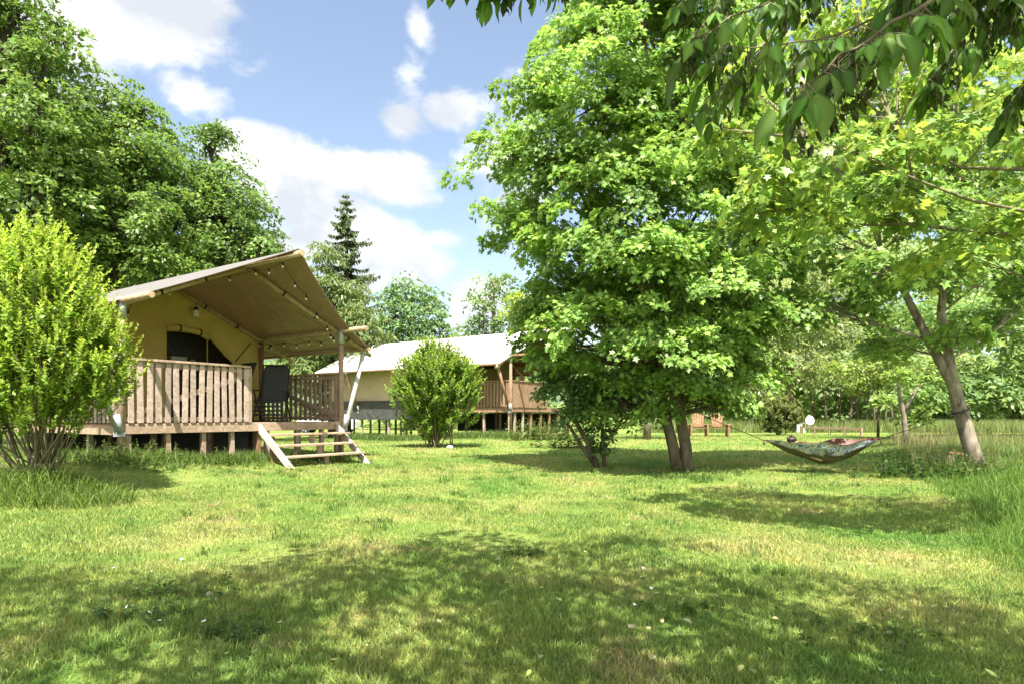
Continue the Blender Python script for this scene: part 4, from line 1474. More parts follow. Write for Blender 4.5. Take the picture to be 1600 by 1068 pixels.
tree('airy_birch_tree', 'tall airy pale tree behind the right end of the cream tent roof', 'tree', tG,
     [([tG, P(770, 560, 56), P(772, 440, 56)], [.35, .25, .06])],
     [(770, 452, 28, 0), (745, 475, 28, 0), (795, 470, 30, 0), (755, 510, 36, -.5), (725, 525, 26, 0), (800, 520, 40, -.5), (765, 555, 44, 0), (835, 500, 40, 0), (720, 560, 30, 0), (790, 440, 18, 0)],
     None, 'bark_grey', bough=.95, per=40, size=.34, tmpl=T_SIMPLE, col=(.085, .135, .030), fill=.85, limb_r=.11)
tH = gbase(815, 45, -.1)
tree('yellow_green_tree', 'yellow green tree beside the maple above the cream tent', 'tree', tH,
     [([tH, P(815, 560, 45), P(815, 490, 45)], [.3, .2, .05])],
     [(815, 470, 24, 0), (800, 500, 28, 0), (835, 510, 34, 0), (810, 540, 34, 0), (860, 540, 44, 0)],
     None, 'bark_dark', bough=.8, per=48, size=.30, tmpl=T_SIMPLE, col=(.135, .185, .020), fill=1.0, limb_r=.1)

# pale trees at the wood edge on the right
tI = gbase(1235, 38, -.1)
tree('pale_willow_tree', 'pale silvery green tree behind the dark variegated bush', 'tree', tI,
     [([tI, P(1235, 600, 38), P(1235, 520, 38)], [.25, .2, .06])],
     [(1235, 500, 60, 0), (1190, 540, 50, 0), (1290, 530, 60, 0), (1235, 570, 60, -.6), (1180, 600, 42, 0), (1300, 590, 50, 0), (1270, 450, 50, 0), (1200, 460, 45, .5)],
     None, 'bark', bough=.8, per=52, size=.30, tmpl=T_NEEDLE, col=(.112, .150, .034), fill=1.1, limb_r=.09, droop=.5, sag=.5)
tJ = gbase(1372, 27, -.1)
tree('yellow_sapling_tree', 'small yellow green tree left of the pale pruned sapling', 'tree', tJ,
     [([tJ, P(1372, 640, 27), P(1372, 580, 27)], [.06, .045, .02])],
     [(1372, 570, 40, 0), (1335, 585, 34, 0), (1410, 590, 36, 0), (1372, 610, 40, 0)],
     None, 'bark', bough=.45, per=40, size=.20, tmpl=T_SIMPLE, col=(.115, .165, .022), fill=.8, limb_r=.04)
tK = gbase(1416, 19.5, -.05)
tree('pruned_sapling', 'pale barked forked sapling in tall grass left of the leaning tree', 'tree', tK,
     [([tK, P(1414, 665, 19.5), P(1411, 640, 19.5), P(1405, 615, 19.5), P(1404, 590, 19.5)], [.085, .075, .07, .055, .03]),
      ([P(1411, 645, 19.5), P(1422, 625, 19.45), P(1432, 607, 19.4), P(1442, 598, 19.4)], [.06, .055, .04, .012])],
     [(1405, 590, 22, 0, .7), (1445, 600, 20, 0, .7), (1440, 655, 14, .2, .7), (1380, 625, 16, 0, .7), (1450, 640, 12, 0, .7)],
     None, 'bark_grey', bough=.3, per=30, size=.15, tmpl=T_MAPLE, col=(.095, .150, .025), fill=.8, limb_r=.018)
tL = gbase(1011, 23.5, -.05)
tree('pale_trunk_tree', 'straight pale trunk standing behind the twin trunk maple', 'tree', tL,
     [([tL, P(1011, 650, 23.5), P(1008, 600, 23.5), P(1006, 500, 23.5), P(1005, 400, 23.5)], [.16, .125, .12, .10, .04])],
     [(1000, 480, 70, 0), (960, 540, 50, 0), (1050, 540, 55, 0), (1005, 420, 60, 0), (1005, 570, 40, 0)],
     None, 'bark_grey', bough=.6, per=44, size=.2, tmpl=T_SIMPLE, col=(.075, .13, .022), fill=.8, limb_r=.05)

# overhead canopy of the tree the photographer stands under
def canopy():
    b = Vector((3.6, -2.2, 0)); b.z = g1(3.6, -2.2) - .05
    root = thing('box_elder_tree', 'box elder overhead whose dark hanging leaves fill the top right corner', 'tree', b)
    mb = MB()
    mb.tube([Vector((0, 0, 0)), Vector((-.1, .2, 1.6)), Vector((-.4, .6, 3.0)), Vector((-1.0, 1.2, 4.6)), Vector((-1.6, 1.6, 6.4))], [.26, .22, .18, .12, .04], 10)
    # big masses of foliage overhead (they cast the foreground shade)
    bl = []
    for (x, y, z, r) in [(-4.4, .2, 4.8, 1.0), (-3.3, 1.3, 4.9, 1.05), (-2.6, -.2, 5.2, 1.1), (-1.5, 2.25, 5.0, .95), (-.6, 1.0, 5.2, 1.25), (.3, 2.7, 5.1, .9), (.9, 1.6, 4.9, 1.0), (1.7, .3, 5.2, 1.3),
                         (2.3, 1.7, 4.9, .95), (-.4, 3.0, 5.7, .75), (3.4, .6, 5.0, 1.1), (-5.2, -.8, 4.6, 1.0), (.0, -.8, 5.6, 1.4), (2.9, -1.0, 5.6, 1.4), (4.2, 1.6, 4.7, .8), (-1.9, .9, 5.8, 1.0), (1.2, 2.9, 5.5, .65), (-3.9, -1.2, 5.2, 1.0)]:
        bl.append((x - b.x, y - b.y, z - b.z, r, .45))
    V, tf, n, c, cen = foliage(bl, .40, 36, .15, T_LANCE, (.052, .092, .016), fill=1.0, sag=.9, droop=.5)
    for (x, y, z, r, sq) in bl:
        s = Vector((-.5, .7, 3.3)) if x < 0 else Vector((-.15, .25, 2.2))
        pts = bez(s, (x, y, z), (0, 0, .5), 8)
        mb.tube(pts, [.08 * (1 - .8 * i / 7) for i in range(8)], 6, cap=False)
    Vs = [V.reshape(n, -1, 3)]; Cs = [c]
    # hanging shoots in view, compound leaves of three to five leaflets
    rn = random.Random(21)
    shoots = []
    S = lambda pts: shoots.append([Vector(p) - b + Vector((0, 0, .034 * p.y)) for p in pts])
    S([P(1720, -160, 2.2), P(1560, -60, 2.0), P(1420, 20, 1.9), P(1340, 75, 1.8), P(1240, 100, 1.75), P(1130, 105, 1.7)])
    S([P(1500, -120, 2.2), P(1340, -40, 2.1), P(1230, 20, 2.05), P(1140, 60, 2.0), P(1080, 95, 2.0)])
    S([P(1800, -60, 2.6), P(1660, 20, 2.5), P(1570, 60, 2.45), P(1490, 110, 2.4), P(1450, 160, 2.4)])
    S([P(1780, 60, 2.6), P(1660, 110, 2.5), P(1600, 160, 2.5), P(1570, 210, 2.5)])
    S([P(1600, -140, 2.6), P(1420, -60, 2.6), P(1250, -20, 2.6), P(1120, 5, 2.6), P(1060, 30, 2.6)])
    S([P(1000, -160, 2.5), P(900, -70, 2.45), P(830, -25, 2.4), P(780, -8, 2.4), P(760, 0, 2.4)])
    S([P(900, -160, 2.4), P(800, -80, 2.4), P(730, -40, 2.4), P(690, -25, 2.4)])
    S([P(1050, -140, 2.8), P(960, -60, 2.8), P(900, -25, 2.8), P(850, -8, 2.8)])
    S([P(1720, -60, 2.0), P(1600, 0, 2.0), P(1520, 30, 2.0), P(1470, 60, 2.0)])
    S([P(1650, -150, 2.9), P(1500, -80, 2.9), P(1330, -30, 2.9), P(1180, 20, 2.9)])
    S([P(1660, -20, 1.8), P(1580, 10, 1.8), P(1500, -10, 1.75), P(1420, 0, 1.7)])
    S([P(1340, -80, 2.3), P(1240, 40, 2.3), P(1160, 140, 2.2), P(1100, 190, 2.2)])
    S([P(1500, 0, 1.5), P(1390, 70, 1.4), P(1310, 120, 1.35), P(1250, 170, 1.3)])
    S([P(1250, -120, 3.0), P(1180, -30, 3.0), P(1120, 40, 3.0), P(1070, 110, 2.9)])
    pos, ax, nr, sz, cc = [], [], [], [], []
    keys = []
    for sh in shoots:
        pts = [sh[0]]
        for a, bb in zip(sh[:-1], sh[1:]):
            for t in (.33, .66, 1): pts.append(a.lerp(bb, t) + Vector((0, 0, -.012 * math.sin(math.pi * t))))
        mb.tube(pts, [.0055 - .0042 * i / (len(pts) - 1) for i in range(len(pts))], 6, cap=False)
        # join the shoot to a limb above
        mb.tube(bez(Vector((-.4, .7, 3.2)), pts[0], (.2, .2, .4), 8), [.05 * (1 - .75 * i / 7) for i in range(8)], 6, cap=False)
        for i in range(2, len(pts)):
            for rep in range(3):
                p = pts[i].lerp(pts[i - 1], rn.random())
                d = (pts[i] - pts[i - 1]).normalized()
                sd = d.cross(Vector((0, 0, 1))).normalized() * rn.choice((-1, 1))
                pet = (sd * .7 + d * .4 + Vector((0, 0, -.5)) + Vector((rn.uniform(-.3, .3), rn.uniform(-.3, .3), rn.uniform(-.2, .2)))).normalized()
                q = p + pet * rn.uniform(.04, .075)
                q2 = q + pet * .035
                mb.tube([p, q, q2], [.0022, .0018, .0012], 4, cap=False)
                lt = rn.uniform(.052, .104)
                x = pet.cross(Vector((0, 0, 1))).normalized()
                tone = rn.uniform(.35, 1.35)
                for dirv, at, f in ((pet + Vector((0, 0, -.9)), q2, 1.0), (pet * .5 + x * .8 + Vector((0, 0, -.9)), q, .85), (pet * .5 - x * .8 + Vector((0, 0, -.9)), q, .85), (pet * .8 + x * .4 + Vector((0, 0, -1.1)), p.lerp(q, .6), .7)):
                    pos.append(at); ax.append(dirv); sz.append(lt * f * rn.uniform(.85, 1.15))
                    nr.append(Vector((0, -.5, .8)) + Vector((rn.gauss(0, .5), rn.gauss(0, .5), rn.gauss(0, .4))))
                    cc.append((.110 * tone * rn.uniform(.85, 1.2), .205 * tone, .042 * tone))
            if rn.random() < .42: keys.append(pts[i])
    # winged seed bunches
    for k in keys:
        nn = 34
        for j in range(nn):
            q = k + Vector((rn.gauss(0, .016), rn.gauss(0, .016), -rn.uniform(0, .13)))
            pos.append(q); ax.append(Vector((rn.gauss(0, .5), rn.gauss(0, .5), -1))); sz.append(rn.uniform(.022, .034))
            nr.append(Vector((rn.gauss(0, 1), rn.gauss(0, 1), rn.gauss(0, 1)))); t = rn.uniform(.6, 1.2)
            cc.append((.045 * t, .062 * t, .018 * t))
        mb.tube([k, k + Vector((0, 0, -.13))], [.002, .001], 4, cap=False)
    V2, tf2 = place_leaves(T_LANCE, np.array([tuple(p) for p in pos]), np.array([tuple(p) for p in ax]), np.array([tuple(p) for p in nr]), np.array(sz))
    Vs.append(V2.reshape(len(pos), -1, 3)); Cs.append(np.array(cc))
    Va = np.concatenate(Vs); Ca = np.concatenate(Cs)
    mb.build('trunk', M['twig'], root)
    np_mesh('crown', Va.reshape(-1, 3), tf, len(Va), Ca, M['leaf_gloss'], root, vmul=[1.5, .85, .8, .85, 1.0, .85, .8, .85, 1.5, 1.4])


canopy()

# ------------------------------------------------------------------ shrubs
def shrub(name, label, base, blobs, nsprig, leaf, col, nstem, spread, mat='leaf', sprig_len=.35, per=16, stem_r=.02, lowgap=.0, up=.9, jit=.3):
    """fan of stems ending in leafy upright sprigs"""
    root = thing(name, label, 'shrub', base)
    bl = []
    for (px, py, rp, dy) in blobs:
        Yb = base.y + dy
        p = P(px, py, Yb) - base
        bl.append((p.x, p.y, p.z, rp / F * Yb))
    w = np.array([b[3] ** 2 for b in bl]); w /= w.sum()
    which = rng.choice(len(bl), nsprig, p=w)
    B = np.array(bl)[which]
    d = rdir(nsprig)
    d[:, 2] = np.where(d[:, 2] < -.55, -d[:, 2], d[:, 2])
    r = B[:, 3] * rng.uniform(.15, 1.0, nsprig) ** .42 * rng.uniform(.88, 1.1, nsprig)
    root_p = B[:, :3] + d * r[:, None]
    axis = unit(d * .55 + np.array([0, 0, up]) + rng.normal(size=(nsprig, 3)) * jit)
    ln = sprig_len * rng.uniform(.5, 1.2, nsprig) * np.where(rng.uniform(0, 1, nsprig) < .05, 1.9, 1)
    i = np.repeat(np.arange(nsprig), per)
    n = len(i)
    t = np.tile(np.linspace(.05, 1, per), nsprig)
    s1 = unit(np.cross(axis, rdir(nsprig))); s2 = np.cross(axis, s1)
    ang = np.tile(np.arange(per) * 2.4, nsprig) + rng.uniform(0, .7, n)
    radv = np.cos(ang)[:, None] * s1[i] + np.sin(ang)[:, None] * s2[i]
    pos = root_p[i] + axis[i] * (t * ln[i])[:, None]
    ax = radv * (1.0 - .45 * t)[:, None] + axis[i] * (.35 + .7 * t)[:, None] + rng.normal(size=(n, 3)) * .2
    nrm = axis[i] * 1.0 - radv * .4 + np.array([0, 0, .5]) + rng.normal(size=(n, 3)) * .25
    size = leaf * (1.1 - .45 * t) * rng.uniform(.75, 1.2, n)
    V, tf = place_leaves(T_SIMPLE, pos, ax, nrm, size)
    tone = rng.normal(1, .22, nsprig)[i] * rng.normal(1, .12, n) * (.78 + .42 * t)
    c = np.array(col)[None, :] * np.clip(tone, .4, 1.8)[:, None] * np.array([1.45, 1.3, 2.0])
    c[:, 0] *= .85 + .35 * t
    mb = MB()
    rn = random.Random(nsprig)
    order = rng.choice(nsprig, nstem, replace=False)
    for k in order:
        a = Vector((rn.gauss(0, spread), rn.gauss(0, spread), 0))
        e = Vector(root_p[k])
        out = Vector((e.x, e.y, 0)) * .25
        mb.tube(bez(a, e, (out.x * .6, out.y * .6, .15), 7), [stem_r * (1 - .72 * j / 6) for j in range(7)], 6, cap=False)
    sub = rng.choice(nsprig, min(nsprig, nstem * 8), replace=False)
    for k in sub:
        a = Vector(root_p[k]); b = a + Vector(axis[k]) * ln[k] * .95
        st = a * .86 + Vector((0, 0, -.05))
        mb.tube([st, a, b], [stem_r * .3, stem_r * .22, stem_r * .08], 4, cap=False)
    mb.build('stem', M['twig'], root)
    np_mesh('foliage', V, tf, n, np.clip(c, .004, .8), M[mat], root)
    return root


sb = gbase(62, 7.9, -.05)
shrub('forsythia_shrub', 'tall bright yellow green shrub at the left edge in front of the tent', sb,
      [(62, 412, 34, 0), (20, 440, 58, 0), (84, 458, 44, 0), (55, 500, 95, -.2), (120, 528, 56, 0), (-30, 520, 90, 0), (176, 562, 30, .1), (90, 590, 88, -.2), (10, 600, 90, 0), (-60, 610, 80, 0), (165, 600, 40, 0), (58, 385, 16, 0), (95, 410, 12, 0), (30, 395, 12, 0), (120, 645, 48, .1), (30, 655, 52, .1), (75, 665, 40, -.2), (150, 625, 34, 0), (-30, 670, 40, 0)],
      2700, .072, (.158, .262, .024), 46, .10, sprig_len=.36, per=19, stem_r=.014, jit=.34, up=1.2)
sm = gbase(681, 19.3, -.05)
shrub('round_shrub', 'rounded light green shrub growing in front of the cream tent', sm,
      [(680, 572, 30, 0), (650, 595, 36, 0), (712, 595, 34, 0), (680, 610, 56, -.2), (640, 625, 30, 0), (725, 620, 26, 0), (685, 645, 48, 0), (660, 660, 36, 0), (712, 650, 32, 0), (664, 556, 12, 0), (700, 560, 12, 0), (718, 570, 10, 0), (672, 548, 8, 0), (680, 678, 22, 0)],
      1500, .112, (.112, .200, .020), 30, .16, sprig_len=.40, per=16, stem_r=.02)
sv = gbase(1217, 31, -.05)
shrub('variegated_bush', 'dark rounded bush with cream edged leaves on the far lawn left of the dish', sv,
      [(1217, 655, 26, 0), (1200, 650, 18, 0), (1235, 658, 18, 0), (1217, 640, 18, 0), (1225, 668, 18, 0), (1205, 668, 16, 0)],
      420, .17, (.09, .125, .03), 12, .2, mat='leaf_gloss', sprig_len=.4, per=14)

# low leafy weeds and bushes by the decks
def weeds(name, label, base, n, h, spread, leaf, col):
    root = thing(name, label, 'plant', base)
    root_p = rng.normal(size=(n, 3)) * np.array([spread, spread * .5, 0])
    zz = gh(root_p[:, 0] + base.x, root_p[:, 1] + base.y) - base.z
    hh = h * rng.uniform(.4, 1.1, n)
    per = 12
    i = np.repeat(np.arange(n), per); t = np.tile(np.linspace(.08, 1, per), n)
    lean = rng.normal(size=(n, 2)) * .25
    pos = np.stack([root_p[i, 0] + lean[i, 0] * t * hh[i], root_p[i, 1] + lean[i, 1] * t * hh[i], zz[i] + t * hh[i]], 1)
    a = rng.uniform(0, 6.28, n * per)
    ax = np.stack([np.cos(a), np.sin(a), rng.uniform(-.2, .6, n * per)], 1)
    V, tf = place_leaves(T_SIMPLE, pos, ax, np.array([0, 0, 1.]) + rng.normal(size=(n * per, 3)) * .3, leaf * (1.15 - .6 * t) * rng.uniform(.7, 1.2, n * per))
    c = np.array(col)[None, :] * rng.uniform(.7, 1.35, n * per)[:, None]
    mb = MB()
    for k in range(n):
        p = Vector((root_p[k, 0], root_p[k, 1], zz[k] - .02))
        mb.tube([p, p + Vector((lean[k, 0] * hh[k], lean[k, 1] * hh[k], hh[k]))], [.004, .002], 4, cap=False)
    mb.build('stem', M['twig'], root)
    np_mesh('foliage', V, tf, n * per, c, M['leaf'], root)


for (px, Y, n, h, sp, lab) in [(175, 9.6, 26, .38, .35, 'weeds around the corner post of the nearer deck'), (255, 10.25, 22, .34, .3, 'low weeds between the stilts below the front railing'),
                               (215, 9.9, 16, .30, .2, 'leafy weeds right of the corner post under the railing'),
                               (345, 11.1, 26, .30, .35, 'weeds at the last stilts before the wooden steps'), (520, 12.9, 22, .24, .35, 'weeds growing through the open wooden steps'),
                               (120, 9.7, 20, .36, .4, 'nettles along the shaded side of the nearer deck')]:
    weeds('weed_clump', lab, gbase(px, Y), n, h, sp, .075, (.10, .165, .028))
for (px, Y, h, lab) in [(830, 22.6, .75, 'bushy plant at the corner stilts of the farther deck'), (878, 19.5, .85, 'dark low bush left of the spindly tree'), (862, 23, .7, 'pale leafy plant right of the farther deck corner')]:
    weeds('low_bush', lab, gbase(px, Y), 46, h, .42, .15, (.085, .135, .028))
weeds('clover_patch', 'clover leaves around the foot of the twin trunk maple', gbase(1066, 11.9), 40, .16, .5, .06, (.06, .12, .025))
weeds('leafy_plant', 'dark leafy plants in the shade left of the leaning trunk', gbase(1450, 11.6), 70, .50, .55, .12, (.05, .105, .02))
weeds('nettle_patch', 'pale nettles around the base of the leaning trunk', gbase(1540, 11.4), 50, .42, .5, .11, (.10, .155, .035))

for (px, Y, n, h, sp, lf, lab) in [(215, 3.75, 26, .10, .16, .050, 'broad leaved weeds in the shaded turf nearest the lower left corner'), (300, 4.15, 30, .11, .2, .048, 'bright weed patch in the shaded lawn beside the daisies'),
                                   (360, 3.5, 22, .09, .16, .045, 'low plantain patch in the shade left of the worn earth'), (820, 5.6, 18, .10, .14, .05, 'small dark tuft of weeds in the middle of the front shade'),
                                   (1085, 4.0, 24, .07, .2, .040, 'clover patch among fallen leaves in the front shade'), (1360, 3.6, 26, .08, .22, .044, 'clover patch in the front shade below the rough grass')]:
    weeds('weed_clump', lab, gbase(px, Y), n, h, sp, lf, (.070, .135, .024))

# ------------------------------------------------------------------ woodland behind everything
def woodland(name, label, spots, leaf, col, bough, per, fill=.9, tmpl=T_SIMPLE):
    bl = []
    mb_pos = []
    for (px, py, rp, Y) in spots:
        p = P(px, py, Y)
        bl.append((p.x, p.y, p.z, rp / F * Y, 1.0))
    V, tf, n, c, cen = foliage(bl, bough, per, leaf, tmpl, col, fill=fill)
    o = np_mesh(name, V, tf, n, c, M['leaf'])
    tag(o, label, 'woodland', kind='stuff')


r_ = random.Random(77)
spots = []
for k in range(46):        # the wood edge on the right
    px = 1060 + 620 * (k % 23) / 22 + r_.uniform(-14, 14)
    py = [600, 520][k // 23] + r_.uniform(-28, 28)
    spots.append((px, py, r_.uniform(42, 60), 50 + 6 * (k // 23) + r_.uniform(-3, 3)))
for k in range(30):
    px = 1050 + 660 * k / 29 + r_.uniform(-10, 10)
    spots.append((px, 654 + r_.uniform(-8, 4), r_.uniform(28, 38), 49 + r_.uniform(-1.5, 2.5)))
for k in range(26):
    px = 1060 + 620 * k / 25 + r_.uniform(-10, 10)
    spots.append((px, 606 + r_.uniform(-16, 14), r_.uniform(38, 48), 47.5 + r_.uniform(-1, 2)))
for k in range(16):
    px = 1090 + 300 * k / 15
    spots.append((px, 470 + r_.uniform(-90, 90), r_.uniform(44, 58), 55 + r_.uniform(-3, 3)))
for k in range(24):
    px = 1080 + 640 * k / 23 + r_.uniform(-12, 12)
    spots.append((px, 430 + r_.uniform(-40, 40), r_.uniform(48, 66), 62 + r_.uniform(-3, 3)))
for k in range(18):
    px = 1180 + 560 * k / 17
    spots.append((px, 310 + r_.uniform(-60, 50), r_.uniform(60, 80), 66))
woodland('woodland', 'mixed green wood closing the view on the right behind the lawn', spots, .46, (.125, .180, .042), 1.25, 46)
spots = []
for k in range(40):        # under-storey hedge along the back of the meadow
    px = -100 + 1800 * k / 39
    spots.append((px, 652 + r_.uniform(-8, 4), r_.uniform(26, 36), 60 + r_.uniform(-4, 4)))
for k in range(30):
    px = 380 + 560 * k / 29
    spots.append((px, 600 + r_.uniform(-18, 10), r_.uniform(28, 38), 64 + r_.uniform(-4, 4)))
woodland('hedgerow', 'mid green hedge running along the far side of the meadow', spots, .42, (.115, .170, .038), 1.0, 46)
spots = []
for k in range(18):
    px = 1440 + 300 * (k % 9) / 8
    spots.append((px, [600, 520][k // 9] + r_.uniform(-25, 25), r_.uniform(48, 62), 24 + r_.uniform(-1, 1)))
woodland('thicket', 'leafy thicket behind the leaning tree at the right edge', spots, .22, (.080, .135, .026), .6, 46)

# slender trunks in front of the wood
first = None
for i, (px, Y) in enumerate([(1292, 42), (1312, 43), (1328, 41), (1341, 43), (1352, 42), (1366, 40), (1383, 41), (1395, 43), (1178, 42), (1150, 44), (1270, 44)]):
    p = gbase(px, Y, -.1)
    if first is None:
        first = thing('slender_tree', 'slender grey brown trunk at the shady edge of the wood', 'tree', p, 0, 'slender trunks at the wood edge')
        m = MB(); m.tube([(0, 0, 0), (-.05, 0, 1.2), (-.25, 0, 2.8), (-.3, 0, 4.6)], [.085, .07, .055, .03], 7)
        m.tube([(-.1, 0, 1.6), (.25, 0, 2.6), (.4, 0, 4.2)], [.045, .035, .015], 6)
        m.build('trunk', M['bark'], first)
        V, tf, n, c, cen = foliage([(-.2, 0, 4.4, 1.0, .8), (.4, 0, 4.0, .8, .8)], .5, 30, .28, T_SIMPLE, (.09, .14, .03), fill=.7)
        np_mesh('crown', V, tf, n, c, M['leaf'], first)
    else:
        copy_thing(first, p, r_.uniform(-1.5, 1.5) if i % 2 else r_.uniform(2, 4), None, r_.uniform(.8, 1.15))


# ------------------------------------------------------------------ grass
def blades(name, label, X, Y, h, wd, lean, col, mat, seg=2, cat='grass'):
    n = len(X)
    Z = gh(X, Y) - .006
    a = rng.uniform(0, 2 * np.pi, n)
    dx, dy = np.cos(a), np.sin(a)
    la = rng.uniform(0, 2 * np.pi, n)
    lx, ly = np.cos(la) * lean, np.sin(la) * lean
    b = np.stack([X, Y, Z], 1)
    side = np.stack([dx, dy, np.zeros(n)], 1) * (wd / 2)[:, None]
    mid = b + np.stack([lx * .35 * h, ly * .35 * h, h * .55], 1)
    tip = b + np.stack([lx * h, ly * h, h * (1 - .35 * np.minimum(1, lean ** 2))], 1)
    V = np.stack([b - side, b + side, mid + side * .8, mid - side * .8, tip], 1).reshape(-1, 3)
    o = np_mesh(name, V, [(0, 1, 2, 3), (3, 2, 4)], n, col, mat)
    tag(o, label, cat, kind='stuff')
    return o


def fan(n, y0, y1, x0=-.86, x1=.86):
    y = np.sqrt(rng.uniform(y0 ** 2, y1 ** 2, n)); x = rng.uniform(x0, x1, n) * y
    return x, y


def lawn():
    Xs, Ys, H, Wd = [], [], [], []
    for n, y0, y1, hm, wm in ((170000, 2.6, 5.0, .046, .0056), (150000, 5.0, 8.5, .045, .0075), (150000, 8.5, 15, .045, .010), (90000, 15, 32, .055, .020)):
        x, y = fan(n, y0, y1)
        Xs.append(x); Ys.append(y)
        clump = .75 + .5 * (np.sin(x * 3.1 + 2 * np.sin(y * 2.3)) * np.sin(y * 3.7 + np.sin(x * 1.9)) * .5 + .5)
        H.append(hm * clump * rng.uniform(.5, 1.35, n)); Wd.append(wm * rng.uniform(.7, 1.3, n))
    X = np.concatenate(Xs); Y = np.concatenate(Ys); h = np.concatenate(H); wd = np.concatenate(Wd)
    # keep worn ground sparse
    n = len(X)
    worn = np.sin(X * 1.3 + 1.7 * np.sin(Y * .9)) * np.sin(Y * 1.6 + 1.2 * np.sin(X * .7 + 1)) + .35 * np.sin(X * 4.3 + Y * 2.1) * np.sin(Y * 5.1 - X)
    keep = ~((worn > .62) & (rng.uniform(0, 1, n) < .72))
    X, Y, h, wd = X[keep], Y[keep], h[keep], wd[keep]
    n = len(X)
    t = rng.normal(1, .18, n)
    c = np.stack([t * rng.uniform(.85, 1.25, n), t, t * rng.uniform(.8, 1.2, n)], 1)
    dry = rng.uniform(0, 1, n) < .06
    c[dry] *= np.array([1.7, 1.25, 1.9])
    blades('lawn_grass', 'short mown grass of the lawn, green with dry straw tufts', X, Y, h, wd, np.abs(rng.normal(.5, .35, n)), np.clip(c, .3, 2.4), M['blade'])


lawn()


def tall_grass():
    # rough grass margin on the right
    n = 60000
    y = np.sqrt(rng.uniform(4.3 ** 2, 26 ** 2, n))
    edge = np.interp(y, [4.3, 5.5, 7, 9, 11, 12.5, 16, 20, 26], [.84, .735, .71, .69, .655, .60, .58, .57, .56])
    x = (edge + rng.exponential(.13, n) + rng.normal(0, .012, n)) * y
    k = x < 1.1 * y
    x, y = x[k], y[k]
    n = len(x)
    d = x / y - np.interp(y, [4.3, 5.5, 7, 9, 11, 12.5, 16, 20, 26], [.84, .735, .71, .69, .655, .60, .58, .57, .56])
    h = (.09 + .25 * np.clip(d / .14, 0, 1)) * rng.uniform(.5, 1.25, n)
    pale = np.clip((y - 13) / 9, 0, 1)[:, None]
    c = (np.array([.115, .205, .035]) * (1 - pale) + np.array([.165, .21, .065]) * pale) * rng.uniform(.65, 1.35, n)[:, None]
    blades('tall_grass', 'tall rough grass along the right edge of the lawn', x, y, h, np.clip(.0012 * y, .006, .02) * rng.uniform(.6, 1.3, n), np.abs(rng.normal(.35, .25, n)), c, M['grassleaf'])
    # pale seed heads above it
    m = 3500
    j = rng.choice(n, m, replace=False)
    hx, hy = x[j] + rng.normal(0, .05, m), y[j] + rng.normal(0, .05, m)
    far = (d[j] > .03) & (y[j] > 11.5)
    hx, hy = hx[far], hy[far]; m = len(hx)
    blades('grass_seed_heads', 'pale flowering stalks standing above the rough grass', hx, hy, rng.uniform(.38, .66, m), np.clip(.0009 * hy, .004, .012), np.abs(rng.normal(.22, .15, m)), np.array([.27, .26, .12]) * rng.uniform(.7, 1.2, m)[:, None], M['grassleaf'])
    # meadow strip beyond the lawn
    n = 34000
    y = rng.uniform(35.5, 50, n); x = rng.uniform(.20, .95, n) * y
    blades('meadow_grass', 'pale uncut meadow grass behind the hammock', x, y, rng.uniform(.3, .85, n), rng.uniform(.02, .05, n), np.abs(rng.normal(.3, .2, n)), np.array([.17, .215, .065]) * rng.uniform(.65, 1.3, n)[:, None], M['grassleaf'])
    # long grass under the left shrub and along the deck
    n = 3000
    a = rng.uniform(0, 6.28, n); r = np.sqrt(rng.uniform(0, 1, n))
    x = -5.6 + r * np.cos(a) * 1.15; y = 7.45 + r * np.sin(a) * .65
    blades('long_grass', 'long arching dark grass under the yellow green shrub', x, y, rng.uniform(.14, .46, n) * (1.1 - .55 * r), rng.uniform(.005, .011, n), np.abs(rng.normal(.75, .35, n)), np.array([.105, .165, .025]) * rng.uniform(.5, 1.5, n)[:, None], M['grassleaf'])
    n = 7000
    s = rng.uniform(-.1, 4.5, n); q = rng.normal(-.05, .22, n)
    xs = C1[0] + D1.x * s + DD.x * q; ys = C1[1] + D1.y * s + DD.y * q
    k = (s < 2.35) | (rng.uniform(0, 1, n) < .3)
    s2 = rng.uniform(0, 6, 4000); q2 = rng.normal(0, .2, 4000)
    xs = np.concatenate([xs[k], C1[0] + DD.x * s2 - D1.x * .1 + D1.x * q2]); ys = np.concatenate([ys[k], C1[1] + DD.y * s2 - D1.y * .1 + D1.y * q2])
    n = len(xs)
    blades('edge_grass', 'uncut grass along the foot of the nearer deck', xs, ys, rng.uniform(.08, .28, n), rng.uniform(.006, .013, n), np.abs(rng.normal(.4, .25, n)), np.array([.11, .175, .035]) * rng.uniform(.65, 1.4, n)[:, None], M['grassleaf'])
    n = 7000
    s = rng.uniform(-.3, 9, n); q = rng.normal(-.2, .35, n)
    xs = C2[0] + DD.x * s + D1.x * q; ys = C2[1] + DD.y * s + D1.y * q
    blades('stilt_grass', 'uncut grass among the stilts of the farther deck', xs, ys, rng.uniform(.1, .38, n), rng.uniform(.012, .025, n), np.abs(rng.normal(.4, .25, n)), np.array([.10, .16, .035]) * rng.uniform(.65, 1.4, n)[:, None], M['grassleaf'])
    # tufts standing out of the mown lawn
    nt_ = 150
    cx, cy = fan(nt_, 2.9, 13)
    per = 34
    i = np.repeat(np.arange(nt_), per)
    x = cx[i] + rng.normal(0, .05, nt_ * per); y = cy[i] + rng.normal(0, .05, nt_ * per)
    n = len(x)
    blades('grass_tufts', 'longer green tufts dotted over the mown lawn', x, y, rng.uniform(.05, .13, n), np.clip(.0011 * y, .004, .01), np.abs(rng.normal(.55, .3, n)), np.array([.075, .15, .025]) * rng.uniform(.65, 1.4, n)[:, None], M['grassleaf'])


tall_grass()


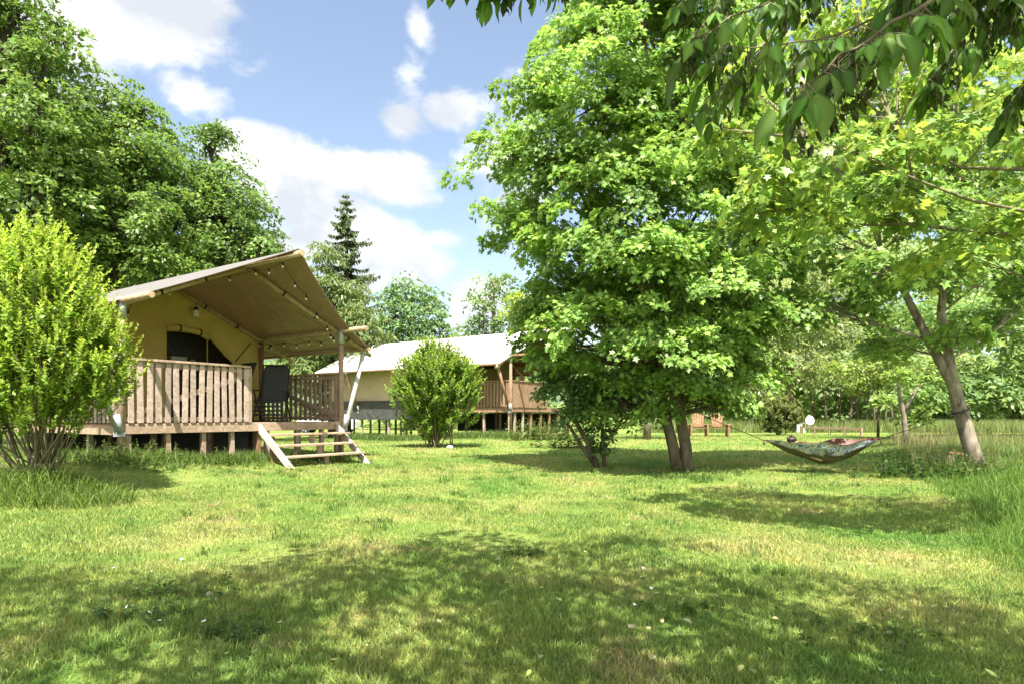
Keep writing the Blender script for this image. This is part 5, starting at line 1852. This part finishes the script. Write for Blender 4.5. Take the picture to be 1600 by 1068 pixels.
# fallen leaves and daisies
def litter():
    protos = []
    for k in range(4):
        tv, tf = T_LANCE
        m = MB()
        cup = [.03, -.06, .10, .0][k]
        m.add([(v[0] * 1.6, v[1] - .5, v[2] + cup * (v[1] - .5) ** 2 * 4 + .1 * abs(v[0])) for v in tv], tf)
        o = m.build('fallen_leaf', M['deadleaf'])
        at = o.data.attributes.new('leafcol', 'FLOAT_COLOR', 'POINT')
        col = [(.30, .33, .12), (.36, .34, .17), (.24, .30, .09), (.40, .37, .23)][k]
        at.data.foreach_set('color', list((*col, 1.0)) * len(o.data.vertices))
        tag(o, 'pale yellow green leaf lying on the shaded lawn', 'leaf', 'fallen leaves on the lawn')
        protos.append(o)
    rn = random.Random(9)
    for i in range(84):
        src = protos[i % 4]
        o = src if i < 4 else src.copy()
        if i >= 4: COL.objects.link(o)
        if i < 76:
            py = rn.uniform(850, 1062); px = rn.gauss(1050, 330) if rn.random() < .85 else rn.uniform(60, 560)
        else:
            py = rn.uniform(760, 860); px = rn.uniform(500, 1400)
        Y = 1.25 / ((py - HOR) / F)
        x = (px - 800) / F * Y
        o.location = (x, Y, g1(x, Y) + .030)
        s = rn.uniform(.030, .062)
        o.scale = (s, s, s)
        o.rotation_euler = (rn.gauss(0, .3), rn.gauss(0, .3), rn.uniform(0, 6.28))
    m = MB()
    for k in range(10):
        a = k * 2 * math.pi / 10
        m.add([(0, 0, .03), (.010 * math.cos(a - .25), .010 * math.sin(a - .25), .032), (.013 * math.cos(a), .013 * math.sin(a), .031), (.010 * math.cos(a + .25), .010 * math.sin(a + .25), .032)], [(0, 1, 2, 3)])
    d = m.build('daisy', M['white'])
    tag(d, 'tiny white daisy in the grass', 'flower', 'daisies in the lawn')
    for i in range(22):
        o = d if i == 0 else d.copy()
        if i: COL.objects.link(o)
        py = rn.gauss(930, 40); px = rn.gauss(270, 75) if i < 18 else (rn.gauss(1000, 40) if i < 24 else rn.uniform(100, 1500))
        py = min(1050, max(820, py))
        Y = 1.25 / ((py - HOR) / F); x = (px - 800) / F * Y
        o.location = (x, Y, g1(x, Y) + .012)
        o.rotation_euler = (rn.gauss(.3, .3), rn.gauss(0, .3), rn.uniform(0, 6))


litter()
